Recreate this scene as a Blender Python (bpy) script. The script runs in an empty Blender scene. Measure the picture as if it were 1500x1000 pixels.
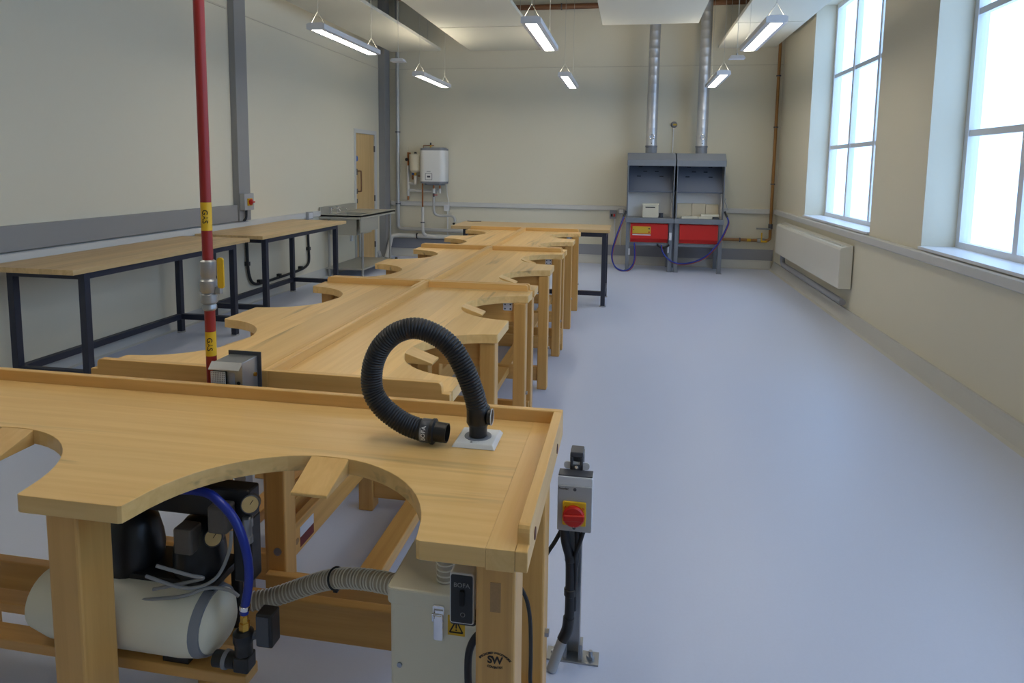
import bpy, bmesh, math, random
from mathutils import Vector, Matrix
random.seed(7)
SC = bpy.context.scene
COL = SC.collection
PI = math.pi

# ------------------------------------------------------------------ materials
def new_mat(name):
    m = bpy.data.materials.new(name); m.use_nodes = True
    nt = m.node_tree
    return m, nt, nt.nodes['Principled BSDF']

def lin(c):
    return tuple(((v / 12.92) if v <= 0.04045 else ((v + 0.055) / 1.055) ** 2.4) for v in c)

def rgb(r, g, b):
    return lin((r / 255, g / 255, b / 255)) + (1,)

def plain(name, c, rough=0.5, metal=0.0, bump=0.0, scale=60, vary=0.0, spec=None):
    """A colour with fine noise variation and an optional noise bump."""
    m, nt, b = new_mat(name)
    b.inputs['Roughness'].default_value = rough
    b.inputs['Metallic'].default_value = metal
    if spec is not None: b.inputs['Specular IOR Level'].default_value = spec
    tc = nt.nodes.new('ShaderNodeTexCoord')
    nz = nt.nodes.new('ShaderNodeTexNoise'); nz.inputs['Scale'].default_value = scale; nz.inputs['Detail'].default_value = 4
    nt.links.new(tc.outputs['Object'], nz.inputs['Vector'])
    mx = nt.nodes.new('ShaderNodeMix'); mx.data_type = 'RGBA'
    k = 1 - vary
    mx.inputs[6].default_value = (c[0] * k, c[1] * k, c[2] * k, 1); mx.inputs[7].default_value = c
    nt.links.new(nz.outputs['Fac'], mx.inputs[0])
    nt.links.new(mx.outputs[2], b.inputs['Base Color'])
    if bump:
        bp = nt.nodes.new('ShaderNodeBump'); bp.inputs['Strength'].default_value = bump; bp.inputs['Distance'].default_value = 0.002
        nt.links.new(nz.outputs['Fac'], bp.inputs['Height']); nt.links.new(bp.outputs['Normal'], b.inputs['Normal'])
    return m

def wood(name, light, mid, dark, axis=0, streak=0.5, rough=0.38, board=0.13, across=1):
    """Planed beech: long grain along one local axis, glued-up boards across another, sparse dark heart streaks."""
    m, nt, b = new_mat(name)
    N = nt.nodes; L = nt.links
    b.inputs['Roughness'].default_value = rough
    tc = N.new('ShaderNodeTexCoord'); oi = N.new('ShaderNodeObjectInfo')
    off = N.new('ShaderNodeVectorMath'); off.operation = 'SCALE'; off.inputs[0].default_value = (37.0, 53.0, 71.0)
    L.new(oi.outputs['Random'], off.inputs['Scale'])
    sep = N.new('ShaderNodeSeparateXYZ'); L.new(tc.outputs['Object'], sep.inputs[0])
    # per-board offset
    dv = N.new('ShaderNodeMath'); dv.operation = 'DIVIDE'; dv.inputs[1].default_value = board
    L.new(sep.outputs[across], dv.inputs[0])
    fl = N.new('ShaderNodeMath'); fl.operation = 'FLOOR'; L.new(dv.outputs[0], fl.inputs[0])
    ad = N.new('ShaderNodeMath'); ad.operation = 'ADD'; L.new(fl.outputs[0], ad.inputs[0]); L.new(oi.outputs['Random'], ad.inputs[1])
    wn = N.new('ShaderNodeTexWhiteNoise'); wn.noise_dimensions = '1D'; L.new(ad.outputs[0], wn.inputs['W'])
    bo = N.new('ShaderNodeVectorMath'); bo.operation = 'SCALE'; bo.inputs[0].default_value = (5.0, 3.0, 4.0); L.new(wn.outputs['Value'], bo.inputs['Scale'])
    a1 = N.new('ShaderNodeVectorMath'); a1.operation = 'ADD'; L.new(tc.outputs['Object'], a1.inputs[0]); L.new(bo.outputs[0], a1.inputs[1])
    a2 = N.new('ShaderNodeVectorMath'); a2.operation = 'ADD'; L.new(a1.outputs[0], a2.inputs[0]); L.new(off.outputs[0], a2.inputs[1])
    mp = N.new('ShaderNodeMapping'); s = [20.0, 20.0, 20.0]; s[axis] = 0.7; mp.inputs['Scale'].default_value = s
    L.new(a2.outputs[0], mp.inputs['Vector'])
    n1 = N.new('ShaderNodeTexNoise'); n1.inputs['Scale'].default_value = 1.6; n1.inputs['Detail'].default_value = 6; n1.inputs['Roughness'].default_value = 0.6; n1.inputs['Distortion'].default_value = 0.4
    L.new(mp.outputs[0], n1.inputs['Vector'])
    cr = N.new('ShaderNodeValToRGB'); cr.color_ramp.elements[0].position = 0.3; cr.color_ramp.elements[0].color = mid
    cr.color_ramp.elements[1].position = 0.62; cr.color_ramp.elements[1].color = light
    L.new(n1.outputs['Fac'], cr.inputs[0])
    # board tint
    hv = N.new('ShaderNodeHueSaturation'); L.new(cr.outputs[0], hv.inputs['Color'])
    mr = N.new('ShaderNodeMapRange'); mr.inputs['To Min'].default_value = 0.9; mr.inputs['To Max'].default_value = 1.06
    L.new(wn.outputs['Value'], mr.inputs['Value']); L.new(mr.outputs[0], hv.inputs['Value'])
    # dark heart streaks: lower frequency
    mp2 = N.new('ShaderNodeMapping'); s2 = [9.0, 9.0, 9.0]; s2[axis] = 0.55; mp2.inputs['Scale'].default_value = s2
    L.new(a2.outputs[0], mp2.inputs['Vector'])
    n2 = N.new('ShaderNodeTexNoise'); n2.inputs['Scale'].default_value = 1.0; n2.inputs['Detail'].default_value = 5; n2.inputs['Distortion'].default_value = 1.2
    L.new(mp2.outputs[0], n2.inputs['Vector'])
    mr2 = N.new('ShaderNodeMapRange'); mr2.inputs['From Min'].default_value = 0.60; mr2.inputs['From Max'].default_value = 0.72; mr2.inputs['To Max'].default_value = streak
    L.new(n2.outputs['Fac'], mr2.inputs['Value'])
    mx = N.new('ShaderNodeMix'); mx.data_type = 'RGBA'; L.new(mr2.outputs[0], mx.inputs[0]); L.new(hv.outputs[0], mx.inputs[6]); mx.inputs[7].default_value = dark
    L.new(mx.outputs[2], b.inputs['Base Color'])
    bp = N.new('ShaderNodeBump'); bp.inputs['Strength'].default_value = 0.06; bp.inputs['Distance'].default_value = 0.002
    L.new(n1.outputs['Fac'], bp.inputs['Height']); L.new(bp.outputs['Normal'], b.inputs['Normal'])
    return m

def emit(name, c, s):
    m = bpy.data.materials.new(name); m.use_nodes = True
    nt = m.node_tree; nt.nodes.clear()
    e = nt.nodes.new('ShaderNodeEmission'); o = nt.nodes.new('ShaderNodeOutputMaterial')
    e.inputs[0].default_value = c; e.inputs[1].default_value = s
    nt.links.new(e.outputs[0], o.inputs[0])
    return m

def glass_mat(name, tint=(1, 1, 1, 1), gloss=0.08):
    m = bpy.data.materials.new(name); m.use_nodes = True
    nt = m.node_tree; nt.nodes.clear()
    t = nt.nodes.new('ShaderNodeBsdfTransparent'); t.inputs[0].default_value = tint
    g = nt.nodes.new('ShaderNodeBsdfGlossy'); g.inputs['Roughness'].default_value = 0.03
    x = nt.nodes.new('ShaderNodeMixShader'); x.inputs[0].default_value = gloss
    o = nt.nodes.new('ShaderNodeOutputMaterial')
    nt.links.new(t.outputs[0], x.inputs[1]); nt.links.new(g.outputs[0], x.inputs[2]); nt.links.new(x.outputs[0], o.inputs[0])
    return m

LAMP = 20.0
M = {}
WL, WM, WD = rgb(242, 200, 130), rgb(231, 185, 113), rgb(150, 112, 68)
for ax, nm in ((0, 'x'), (1, 'y'), (2, 'z')):
    M['beech_' + nm] = wood('beech_shaded_' + nm, rgb(218, 168, 96), rgb(203, 151, 80), rgb(148, 104, 58), axis=ax, across=(1 if ax == 0 else 0), streak=0.35)  # frame parts: same beech as the tops, darkened to carry their shade
M['beech_top'] = wood('beech_benchtop', WL, WM, rgb(120, 92, 60), axis=0, across=1, streak=0.6, rough=0.36)
M['beech_top_y'] = wood('beech_benchtop_end', WL, WM, rgb(120, 92, 60), axis=1, across=0, streak=0.2, rough=0.36)
M['beech_rim_x'] = wood('beech_rim_long_shaded', rgb(234, 188, 116), rgb(222, 173, 100), WD, axis=0, across=2, streak=0.15)  # rims: the tops' beech toned down, part of the shade in the colour
M['beech_rim_y'] = wood('beech_rim_short_shaded', rgb(234, 188, 116), rgb(222, 173, 100), WD, axis=1, across=2, streak=0.15)
M['regulator_grey'] = plain('regulator_grey', rgb(98, 90, 82), 0.45, vary=0.1)
M['table_top'] = wood('table_beech', rgb(212, 182, 132), rgb(196, 162, 110), rgb(150, 118, 80), axis=1, across=0, streak=0.3, rough=0.4, board=0.1)
M['table_top_x'] = wood('table_beech_cross', rgb(212, 182, 132), rgb(196, 162, 110), rgb(150, 118, 80), axis=0, across=1, streak=0.3, rough=0.4, board=0.1)
M['pin_wood'] = wood('pin_beech', rgb(230, 186, 116), rgb(218, 170, 98), rgb(160, 118, 66), axis=1, across=0, streak=0.15, board=0.2)
M['end_grain'] = plain('end_grain', rgb(178, 138, 90), 0.6, vary=0.3, scale=200)
M['door_wood'] = wood('door_veneer', rgb(222, 188, 132), rgb(206, 170, 112), rgb(170, 132, 84), axis=2, across=1, streak=0.2, board=3.0)
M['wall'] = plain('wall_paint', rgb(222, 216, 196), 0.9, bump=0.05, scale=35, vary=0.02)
M['rail'] = plain('gap_shade_paint', rgb(206, 199, 180), 0.9, vary=0.02)  # wall colour darkened slightly, painted shade of the shadow gap
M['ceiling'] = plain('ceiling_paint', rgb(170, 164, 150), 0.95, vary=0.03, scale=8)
M['raft'] = plain('acoustic_raft', rgb(208, 205, 190), 0.95, bump=0.1, scale=120, vary=0.02)
M['floor'] = plain('vinyl_floor', rgb(204, 212, 234), 0.38, bump=0.03, scale=90, vary=0.05)
M['trim_white'] = plain('trim_white', rgb(208, 208, 205), 0.45, vary=0.02)
M['cove'] = plain('cove_vinyl', rgb(200, 200, 196), 0.5, vary=0.03)
M['grey_paint'] = plain('grey_paint', rgb(146, 146, 146), 0.55, vary=0.05, scale=6)
M['skirt_grey'] = plain('skirting_grey', rgb(150, 152, 160), 0.6, vary=0.04, scale=6)
M['white_plastic'] = plain('white_plastic', rgb(228, 228, 226), 0.35, vary=0.02)
M['cream'] = plain('cream_paint', rgb(232, 226, 204), 0.4, bump=0.06, scale=260, vary=0.03)
M['black_plastic'] = plain('black_plastic', rgb(30, 29, 30), 0.38, vary=0.1)
M['black_hose'] = plain('black_hose', rgb(34, 34, 38), 0.42, vary=0.12, scale=90)
M['black_cable'] = plain('black_cable', rgb(28, 28, 32), 0.5, vary=0.1)
M['frame_blue'] = plain('dark_steel_frame', rgb(44, 47, 62), 0.45, vary=0.08)
M['steel'] = plain('stainless_steel', rgb(196, 194, 184), 0.48, metal=0.65, vary=0.06, scale=30)
M['steel_tube'] = plain('brushed_tube', rgb(190, 190, 186), 0.3, metal=1.0, vary=0.05)
M['galv'] = plain('galvanised', rgb(170, 172, 174), 0.38, metal=0.8, vary=0.18, scale=14)
M['duct_metal'] = plain('spiral_duct_metal', rgb(200, 202, 206), 0.42, metal=0.75, vary=0.05, scale=9)
M['chrome'] = plain('chrome', rgb(225, 225, 228), 0.12, metal=1.0)
M['lamp_body'] = plain('lamp_body', rgb(226, 226, 228), 0.45, vary=0.03)
M['wire'] = plain('steel_wire', rgb(190, 188, 178), 0.4, metal=0.6)
M['diffuser'] = emit('lamp_diffuser', (1.0, 0.92, 0.78, 1), LAMP)
M['uplight'] = emit('lamp_uplight', (1.0, 0.90, 0.72, 1), LAMP * 1.0)
M['copper'] = plain('copper', rgb(176, 112, 66), 0.35, metal=0.9, vary=0.2, scale=30)
M['brown_pipe'] = plain('ochre_painted_pipe', rgb(166, 118, 62), 0.42, vary=0.12, scale=20)
M['rust_pipe'] = plain('brown_painted_pipe', rgb(120, 78, 48), 0.5, vary=0.12)
M['brass'] = plain('brass', rgb(206, 160, 72), 0.25, metal=1.0, vary=0.1)
M['red'] = plain('red_plastic', rgb(196, 28, 18), 0.4, vary=0.05)
M['red_panel'] = plain('red_panel', rgb(206, 30, 20), 0.45, vary=0.06)
M['gas_red'] = plain('gas_pipe_red', rgb(150, 34, 26), 0.42, vary=0.08)
M['yellow'] = plain('yellow', rgb(226, 180, 26), 0.45, vary=0.05)
M['yellow_label'] = plain('yellow_label', rgb(214, 176, 48), 0.5, vary=0.05)
M['hood_grey'] = plain('hearth_grey', rgb(124, 129, 137), 0.42, vary=0.06, scale=12)
M['hood_dark'] = plain('hearth_dark_panel', rgb(92, 99, 113), 0.55, vary=0.05)
M['slot'] = plain('dark_slot', rgb(22, 22, 24), 0.8)
M['firebrick'] = plain('firebrick', rgb(222, 216, 196), 0.9, bump=0.2, scale=150, vary=0.08)
M['firebrick_tan'] = plain('firebrick_tan', rgb(214, 200, 172), 0.9, bump=0.2, scale=150, vary=0.1)
M['hearth_white'] = plain('hearth_white', rgb(232, 230, 226), 0.6, vary=0.04)
M['blue_hose'] = plain('blue_hose', rgb(24, 48, 150), 0.35, vary=0.08)
M['orange_hose'] = plain('orange_hose', rgb(172, 82, 52), 0.45, vary=0.08)
M['clear_hose'] = plain('clear_ribbed_hose', rgb(190, 180, 162), 0.25, vary=0.2, scale=25)
M['hose_rib'] = plain('hose_rib', rgb(228, 224, 210), 0.22, vary=0.05)
M['box_grey'] = plain('switch_box_grey', rgb(168, 170, 172), 0.45, vary=0.03)
M['box_white'] = plain('switch_box_white', rgb(214, 216, 220), 0.4)
M['dark_metal'] = plain('dark_metal', rgb(82, 84, 90), 0.4, metal=0.3, vary=0.1)
M['ink'] = plain('ink_black', rgb(40, 30, 24), 0.7)
M['print_white'] = plain('print_white', rgb(220, 220, 220), 0.6)
M['print_grey'] = plain('print_grey', rgb(150, 150, 150), 0.6)
M['label_white'] = plain('label_white', rgb(214, 214, 220), 0.5)
M['label_maroon'] = plain('label_maroon', rgb(112, 38, 36), 0.5)
M['gauge_face'] = plain('gauge_face', rgb(222, 190, 130), 0.3, vary=0.2, scale=40)
M['blue_sign'] = plain('blue_sign', rgb(40, 90, 170), 0.4)
M['radiator'] = plain('radiator_white', rgb(224, 222, 212), 0.4, bump=0.05, scale=300, vary=0.02)
M['pipe_white'] = plain('white_pipe', rgb(216, 214, 208), 0.35, vary=0.03)
M['pipe_lagging'] = plain('silver_lagging', rgb(200, 200, 198), 0.3, metal=0.35, vary=0.15, scale=40)
M['heater_white'] = plain('heater_white', rgb(228, 228, 226), 0.3, vary=0.02)
M['heater_grey'] = plain('heater_grey', rgb(134, 136, 142), 0.5, vary=0.04)
M['vessel'] = plain('vessel_cream', rgb(222, 214, 192), 0.4, vary=0.03)
M['glass'] = glass_mat('window_glass', (0.97, 0.99, 1, 1), 0.06)
M['frame_white'] = plain('window_frame_white', rgb(226, 230, 236), 0.4, vary=0.02)
M['bolt'] = plain('zinc_bolt', rgb(176, 180, 190), 0.3, metal=1.0)
M['oval_plug'] = plain('dark_red_plug', rgb(92, 34, 22), 0.6, vary=0.1)

# ------------------------------------------------------------------ mesh builder
def wloc(o):
    v = Vector((0, 0, 0))
    while o is not None:
        v += o.location; o = o.parent
    return v

def catmull(pts, n=8):
    P = [Vector(p) for p in pts]; out = []
    for i in range(len(P) - 1):
        p0 = P[max(i - 1, 0)]; p1 = P[i]; p2 = P[i + 1]; p3 = P[min(i + 2, len(P) - 1)]
        for k in range(n):
            t = k / n
            out.append(0.5 * ((2 * p1) + (p2 - p0) * t + (2 * p0 - 5 * p1 + 4 * p2 - p3) * t * t + (3 * p1 - p0 - 3 * p2 + p3) * t ** 3))
    out.append(P[-1]); return out

class MB:
    def __init__(s): s.v = []; s.f = []; s.mi = []
    def add(s, vs, fs, m=0):
        b = len(s.v); s.v += [Vector(x) for x in vs]; s.f += [tuple(b + i for i in f) for f in fs]; s.mi += [m] * len(fs); return s
    def box(s, x0, x1, y0, y1, z0, z1, m=0):
        x0, x1 = min(x0, x1), max(x0, x1); y0, y1 = min(y0, y1), max(y0, y1); z0, z1 = min(z0, z1), max(z0, z1)
        vs = [(x, y, z) for z in (z0, z1) for y in (y0, y1) for x in (x0, x1)]
        return s.add(vs, [(0, 2, 3, 1), (4, 5, 7, 6), (0, 1, 5, 4), (2, 6, 7, 3), (0, 4, 6, 2), (1, 3, 7, 5)], m)
    def hexa(s, b, t, m=0):
        """Eight corners: bottom loop of four and top loop of four (counter-clockwise from above)."""
        return s.add(list(b) + list(t), [(3, 2, 1, 0), (4, 5, 6, 7), (0, 1, 5, 4), (1, 2, 6, 5), (2, 3, 7, 6), (3, 0, 4, 7)], m)
    def prism(s, poly, axis, a, b, m=0):
        """Extrude a 2D outline along an axis. axis 'z': (x,y); 'y': (x,z); 'x': (y,z)."""
        def P(u, w, h):
            return (u, w, h) if axis == 'z' else ((u, h, w) if axis == 'y' else (h, u, w))
        n = len(poly)
        vs = [P(u, w, a) for u, w in poly] + [P(u, w, b) for u, w in poly]
        fs = [tuple(range(n)), tuple(range(2 * n - 1, n - 1, -1))] + [(i, i + n, (i + 1) % n + n, (i + 1) % n) for i in range(n)]
        return s.add(vs, fs, m)
    def tube(s, path, r, n=10, m=0, closed=False, caps=True):
        P = [Vector(p) for p in path]; k = len(P)
        R = r if isinstance(r, (list, tuple)) else [r] * k
        up = None; rings = []
        for i in range(k):
            if closed: t = P[(i + 1) % k] - P[i - 1]
            else: t = P[min(i + 1, k - 1)] - P[max(i - 1, 0)]
            if t.length < 1e-9: t = Vector((0, 0, 1))
            t.normalize()
            if up is None:
                up = Vector((0, 0, 1)) if abs(t.z) < 0.9 else Vector((1, 0, 0))
            a = up - t * up.dot(t)
            if a.length < 1e-6: a = t.orthogonal()
            a.normalize(); up = a; b = t.cross(a)
            rings.append([P[i] + (a * math.cos(2 * PI * j / n) + b * math.sin(2 * PI * j / n)) * R[i] for j in range(n)])
        vs = [x for rg in rings for x in rg]; fs = []
        for i in range(k - (0 if closed else 1)):
            i2 = (i + 1) % k
            for j in range(n): fs.append((i * n + j, i * n + (j + 1) % n, i2 * n + (j + 1) % n, i2 * n + j))
        if not closed and caps:
            fs.append(tuple(range(n - 1, -1, -1))); fs.append(tuple((k - 1) * n + j for j in range(n)))
        return s.add(vs, fs, m)
    def cyl(s, a, b, r, r2=None, n=20, m=0): return s.tube([a, b], [r, r if r2 is None else r2], n, m)
    def lathe(s, prof, o, ax=(0, 0, 1), n=24, m=0):
        """Profile of (radius, height) turned about an axis through o."""
        ax = Vector(ax).normalized(); o = Vector(o)
        return s.tube([o + ax * h for r, h in prof], [max(r, 1e-4) for r, h in prof], n, m) if False else s._lathe(prof, o, ax, n, m)
    def _lathe(s, prof, o, ax, n, m):
        a = ax.orthogonal().normalized(); b = ax.cross(a); k = len(prof)
        vs = [o + ax * h + (a * math.cos(2 * PI * j / n) + b * math.sin(2 * PI * j / n)) * max(r, 1e-4) for r, h in prof for j in range(n)]
        fs = [(i * n + j, i * n + (j + 1) % n, (i + 1) * n + (j + 1) % n, (i + 1) * n + j) for i in range(k - 1) for j in range(n)]
        fs += [tuple(range(n - 1, -1, -1)), tuple((k - 1) * n + j for j in range(n))]
        return s.add(vs, fs, m)
    def rbox(s, x0, x1, y0, y1, z0, z1, r=0.01, axis='z', seg=4, m=0):
        """Box with its four edges along an axis rounded."""
        if axis == 'z': u0, u1, w0, w1, a, b = x0, x1, y0, y1, z0, z1
        elif axis == 'y': u0, u1, w0, w1, a, b = x0, x1, z0, z1, y0, y1
        else: u0, u1, w0, w1, a, b = y0, y1, z0, z1, x0, x1
        return s.prism(rrect(u0, u1, w0, w1, r, seg), axis, a, b, m)
    def build(s, name, mats, parent=None, bevel=0.0, smooth=False, seg=2):
        o3 = wloc(parent) if parent is not None else Vector((0, 0, 0))
        me = bpy.data.meshes.new(name)
        me.from_pydata([v - o3 for v in s.v], [], s.f)
        mats = mats if isinstance(mats, (list, tuple)) else [mats]
        for m in mats: me.materials.append(m)
        for p, i in zip(me.polygons, s.mi): p.material_index = i
        bm = bmesh.new(); bm.from_mesh(me)
        bmesh.ops.recalc_face_normals(bm, faces=bm.faces); bm.to_mesh(me); bm.free()
        if smooth:
            me.shade_smooth(); me.set_sharp_from_angle(angle=math.radians(38))
        ob = bpy.data.objects.new(name, me); COL.objects.link(ob)
        if parent is not None: ob.parent = parent
        if bevel:
            bv = ob.modifiers.new('edge', 'BEVEL'); bv.width = bevel; bv.segments = seg; bv.limit_method = 'ANGLE'; bv.angle_limit = math.radians(50)
        return ob

def rrect(u0, u1, w0, w1, r, seg=4):
    out = []
    for cx, cy, a0 in ((u1 - r, w0 + r, -PI / 2), (u1 - r, w1 - r, 0), (u0 + r, w1 - r, PI / 2), (u0 + r, w0 + r, PI)):
        for k in range(seg + 1):
            a = a0 + PI / 2 * k / seg; out.append((cx + r * math.cos(a), cy + r * math.sin(a)))
    return out

def tag(o, label, cat, group=None, kind=None):
    o['label'] = label; o['category'] = cat
    if group: o['group'] = group
    if kind: o['kind'] = kind
    return o

def thing(name, loc, label, cat, group=None):
    o = bpy.data.objects.new(name, None); o.location = loc; o.empty_display_size = 0.05; COL.objects.link(o)
    return tag(o, label, cat, group)

def struct(o):
    o['kind'] = 'structure'; return o

def dup(root, loc, rz=None, label=None, group=None, skip=()):
    r = root.copy(); COL.objects.link(r); r.location = loc
    if rz is not None: r.rotation_euler = (0, 0, rz)
    if label: r['label'] = label
    if group: r['group'] = group
    def rec(src, dst):
        for ch in list(src.children):
            if ch.name.split('.')[0] in skip: continue
            c = ch.copy(); COL.objects.link(c); c.parent = dst; rec(ch, c)
    rec(root, r)
    return r

def text_mb(body, size, place, depth=0.0006, spacing=1.0, arc=None, bold=0.0):
    """Letters as a thin mesh. place(x, y, d) maps text-plane coordinates to the world; arc=(radius, sign) bends the line."""
    cu = bpy.data.curves.new('t', 'FONT'); cu.body = body; cu.size = size; cu.align_x = 'CENTER'; cu.align_y = 'CENTER'
    cu.space_character = spacing; cu.extrude = 0.5; cu.offset = bold; cu.resolution_u = 3
    ob = bpy.data.objects.new('t', cu); COL.objects.link(ob)
    dg = bpy.context.evaluated_depsgraph_get()
    me = bpy.data.meshes.new_from_object(ob.evaluated_get(dg))
    mb = MB(); vs = []
    for v in me.vertices:
        x, y, d = v.co.x, v.co.y, v.co.z + 0.5
        if arc:
            R, sg = arc
            a = x / R; rr = R + sg * y
            x, y = rr * math.sin(a), sg * (rr * math.cos(a) - R)
        vs.append(place(x, y, d * depth))
    mb.add(vs, [tuple(p.vertices) for p in me.polygons])
    bpy.data.objects.remove(ob); bpy.data.meshes.remove(me); bpy.data.curves.remove(cu)
    return mb

# ------------------------------------------------------------------ the room
XL, XR, YB, YF, ZC = -4.30, 2.33, 11.35, -1.6, 4.75
struct(MB().box(XL - 0.3, XR + 0.45, YF - 0.2, YB + 0.2, -0.12, 0.0).build('floor', M['floor']))
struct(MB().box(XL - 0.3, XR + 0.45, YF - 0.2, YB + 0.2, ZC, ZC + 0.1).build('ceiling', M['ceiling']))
struct(MB().box(XL - 0.2, XR + 0.4, YB, YB + 0.2, 0, ZC).build('wall_back', M['wall']))
struct(MB().box(XL - 0.2, XR + 0.4, YF - 0.2, YF, 0, ZC).build('wall_front', M['wall']))
# left wall with the opening for the door leaf (recess only)
DY0, DY1, DH = 10.05, 10.86, 2.12
w = MB()
w.box(XL - 0.2, XL, YF, DY0, 0, ZC); w.box(XL - 0.2, XL, DY1, YB, 0, ZC); w.box(XL - 0.2, XL, DY0, DY1, DH, ZC); w.box(XL - 0.2, XL - 0.12, DY0, DY1, 0, DH)
struct(w.build('wall_left', M['wall']))
# right wall with three tall windows
WT = 0.36; WZ0, WZ1 = 0.985, 3.75
WINS = [(7.05, 9.56), (3.35, 5.86), (-0.35, 2.16)]
w = MB(); y = YF
for (a, b) in sorted(WINS):
    w.box(XR, XR + WT, y, a, 0, ZC); w.box(XR, XR + WT, a, b, 0, WZ0); w.box(XR, XR + WT, a, b, WZ1, ZC); y = b
w.box(XR, XR + WT, y, YB, 0, ZC)
struct(w.build('wall_right', M['wall']))
for i, (a, b) in enumerate(WINS):
    f = MB(); xf0, xf1 = XR + 0.25, XR + 0.31
    f.box(xf0, xf1, a, a + 0.06, WZ0, WZ1); f.box(xf0, xf1, b - 0.06, b, WZ0, WZ1)
    f.box(xf0, xf1, a + 0.06, b - 0.06, WZ0, WZ0 + 0.07); f.box(xf0, xf1, a + 0.06, b - 0.06, WZ1 - 0.06, WZ1)
    for k in (1, 2):
        ym = a + (b - a) * k / 3; f.box(xf0, xf1, ym - 0.03, ym + 0.03, WZ0 + 0.07, WZ1 - 0.06)
    for k in (1, 2):
        zm = WZ0 + (WZ1 - WZ0) * k / 3; f.box(xf0 + 0.01, xf1 - 0.01, a + 0.06, b - 0.06, zm - 0.025, zm + 0.025)
    win = struct(f.build('window_%d' % (i + 1), M['frame_white']))
    win.parent = None
    g = MB().box(XR + 0.278, XR + 0.284, a + 0.05, b - 0.05, WZ0 + 0.06, WZ1 - 0.05).build('pane', M['glass'], win)
    s = MB().box(XR - 0.025, XR + 0.25, a + 0.002, b - 0.002, WZ0, WZ0 + 0.022).build('window_sill', M['frame_white'], win)

# skirtings
struct(MB().prism([(YB - 0.001, 0.0), (YB - 0.10, 0.0), (YB - 0.07, 0.012), (YB - 0.03, 0.11), (YB - 0.025, 0.135), (YB - 0.001, 0.135)], 'x', XL, XR - 0.05).build('baseboard_back', M['cove']))
struct(MB().box(XL + 0.02, XR - 0.02, YB - 0.022, YB - 0.001, 0.137, 0.315).build('trim_1', M['skirt_grey']))
struct(MB().prism([(XR - 0.001, 0.0), (XR - 0.09, 0.0), (XR - 0.06, 0.012), (XR - 0.025, 0.11), (XR - 0.02, 0.135), (XR - 0.001, 0.135)], 'y', YF, YB - 0.1).build('baseboard_right', M['cove']))
bl = MB()
for a, b in ((YF, DY0 - 0.06), (DY1 + 0.09, YB - 0.1)):
    bl.prism([(XL + 0.001, 0.0), (XL + 0.07, 0.0), (XL + 0.045, 0.012), (XL + 0.02, 0.09), (XL + 0.001, 0.12)], 'y', a, b)
struct(bl.build('baseboard_left', M['cove']))
# dado trunking
def trunk_sec(zc=0.935): return [(0, zc - 0.04), (0.03, zc - 0.04), (0.045, zc - 0.03), (0.045, zc + 0.03), (0.03, zc + 0.04), (0, zc + 0.04)]
struct(MB().prism([(YB - 0.001 - u, z) for u, z in trunk_sec()], 'x', XL + 0.13, XR - 0.05).build('trim_2', M['trim_white']))
struct(MB().prism([(XR - 0.001 - u, z) for u, z in trunk_sec()], 'y', YF, YB - 0.05).build('trim_3', M['trim_white']))
struct(MB().prism([(XL + 0.001 + u, z) for u, z in trunk_sec(0.915)], 'y', YF, 8.72).build('trim_4', M['trim_white']))
# high shadow-gap line round the room, its shade put into the strip colour
struct(MB().box(XL + 0.01, XR - 0.01, YB - 0.009, YB - 0.001, 3.255, 3.265).build('trim_5', M['rail']))
struct(MB().box(XL + 0.001, XL + 0.009, YF, 6.69, 3.23, 3.247).box(XL + 0.001, XL + 0.009, 6.96, 11.06, 3.23, 3.24).build('trim_6', M['rail']))
# steel columns boxed in grey, and the grey rail that runs to the nearer one
struct(MB().box(XL + 0.001, XL + 0.07, 6.71, 6.93, 0.965, ZC).box(XL + 0.07, XL + 0.075, 6.71, 6.93, 0.965, ZC).build('trim_7', M['grey_paint'], bevel=0.004))
struct(MB().box(XL + 0.001, XL + 0.055, YF, 6.708, 0.965, 1.145).build('trim_8', M['grey_paint'], bevel=0.004))
struct(MB().box(XL + 0.001, XL + 0.115, 11.06, YB - 0.05, 0.0, ZC).build('trim_9', M['grey_paint'], bevel=0.004))

# door
d = struct(MB().box(XL - 0.05, XL - 0.003, DY0 + 0.017, DY1 - 0.017, 0.008, DH - 0.017).build('door_1', M['door_wood'], bevel=0.002))
df = MB()
df.box(XL - 0.11, XL + 0.012, DY0 - 0.05, DY0 + 0.015, 0, DH + 0.05); df.box(XL - 0.11, XL + 0.012, DY1 - 0.015, DY1 + 0.07, 0, DH + 0.05); df.box(XL - 0.11, XL + 0.012, DY0 + 0.015, DY1 - 0.015, DH - 0.015, DH + 0.05)
df.build('door_frame', M['trim_white'], d)
for z in (1.87, 1.04, 0.25):
    MB().box(XL - 0.002, XL + 0.016, DY1 - 0.03, DY1 - 0.005, z - 0.05, z + 0.05).build('hinge', M['dark_metal'], d)
hd = MB(); hx = XL - 0.003
hd.tube(catmull([(hx, 10.14, 1.50), (hx + 0.05, 10.14, 1.50), (hx + 0.06, 10.145, 1.47), (hx + 0.06, 10.145, 1.21), (hx + 0.05, 10.14, 1.18), (hx, 10.14, 1.18)], 6), 0.011, 10)
hd.build('door_handle', M['rust_pipe'], d, smooth=True)
MB().box(hx - 0.002, hx + 0.004, 10.10, 10.135, 1.44, 1.54).box(hx - 0.002, hx + 0.004, 10.10, 10.135, 1.14, 1.22).build('handle_plate', M['dark_metal'], d)
MB().cyl((hx, 10.115, 1.70), (hx + 0.003, 10.115, 1.70), 0.045, n=24).build('round_sign', M['blue_sign'], d)
MB().box(hx, hx + 0.006, 10.09, 10.125, 0.99, 1.06).build('lock', M['dark_metal'], d)

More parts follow.
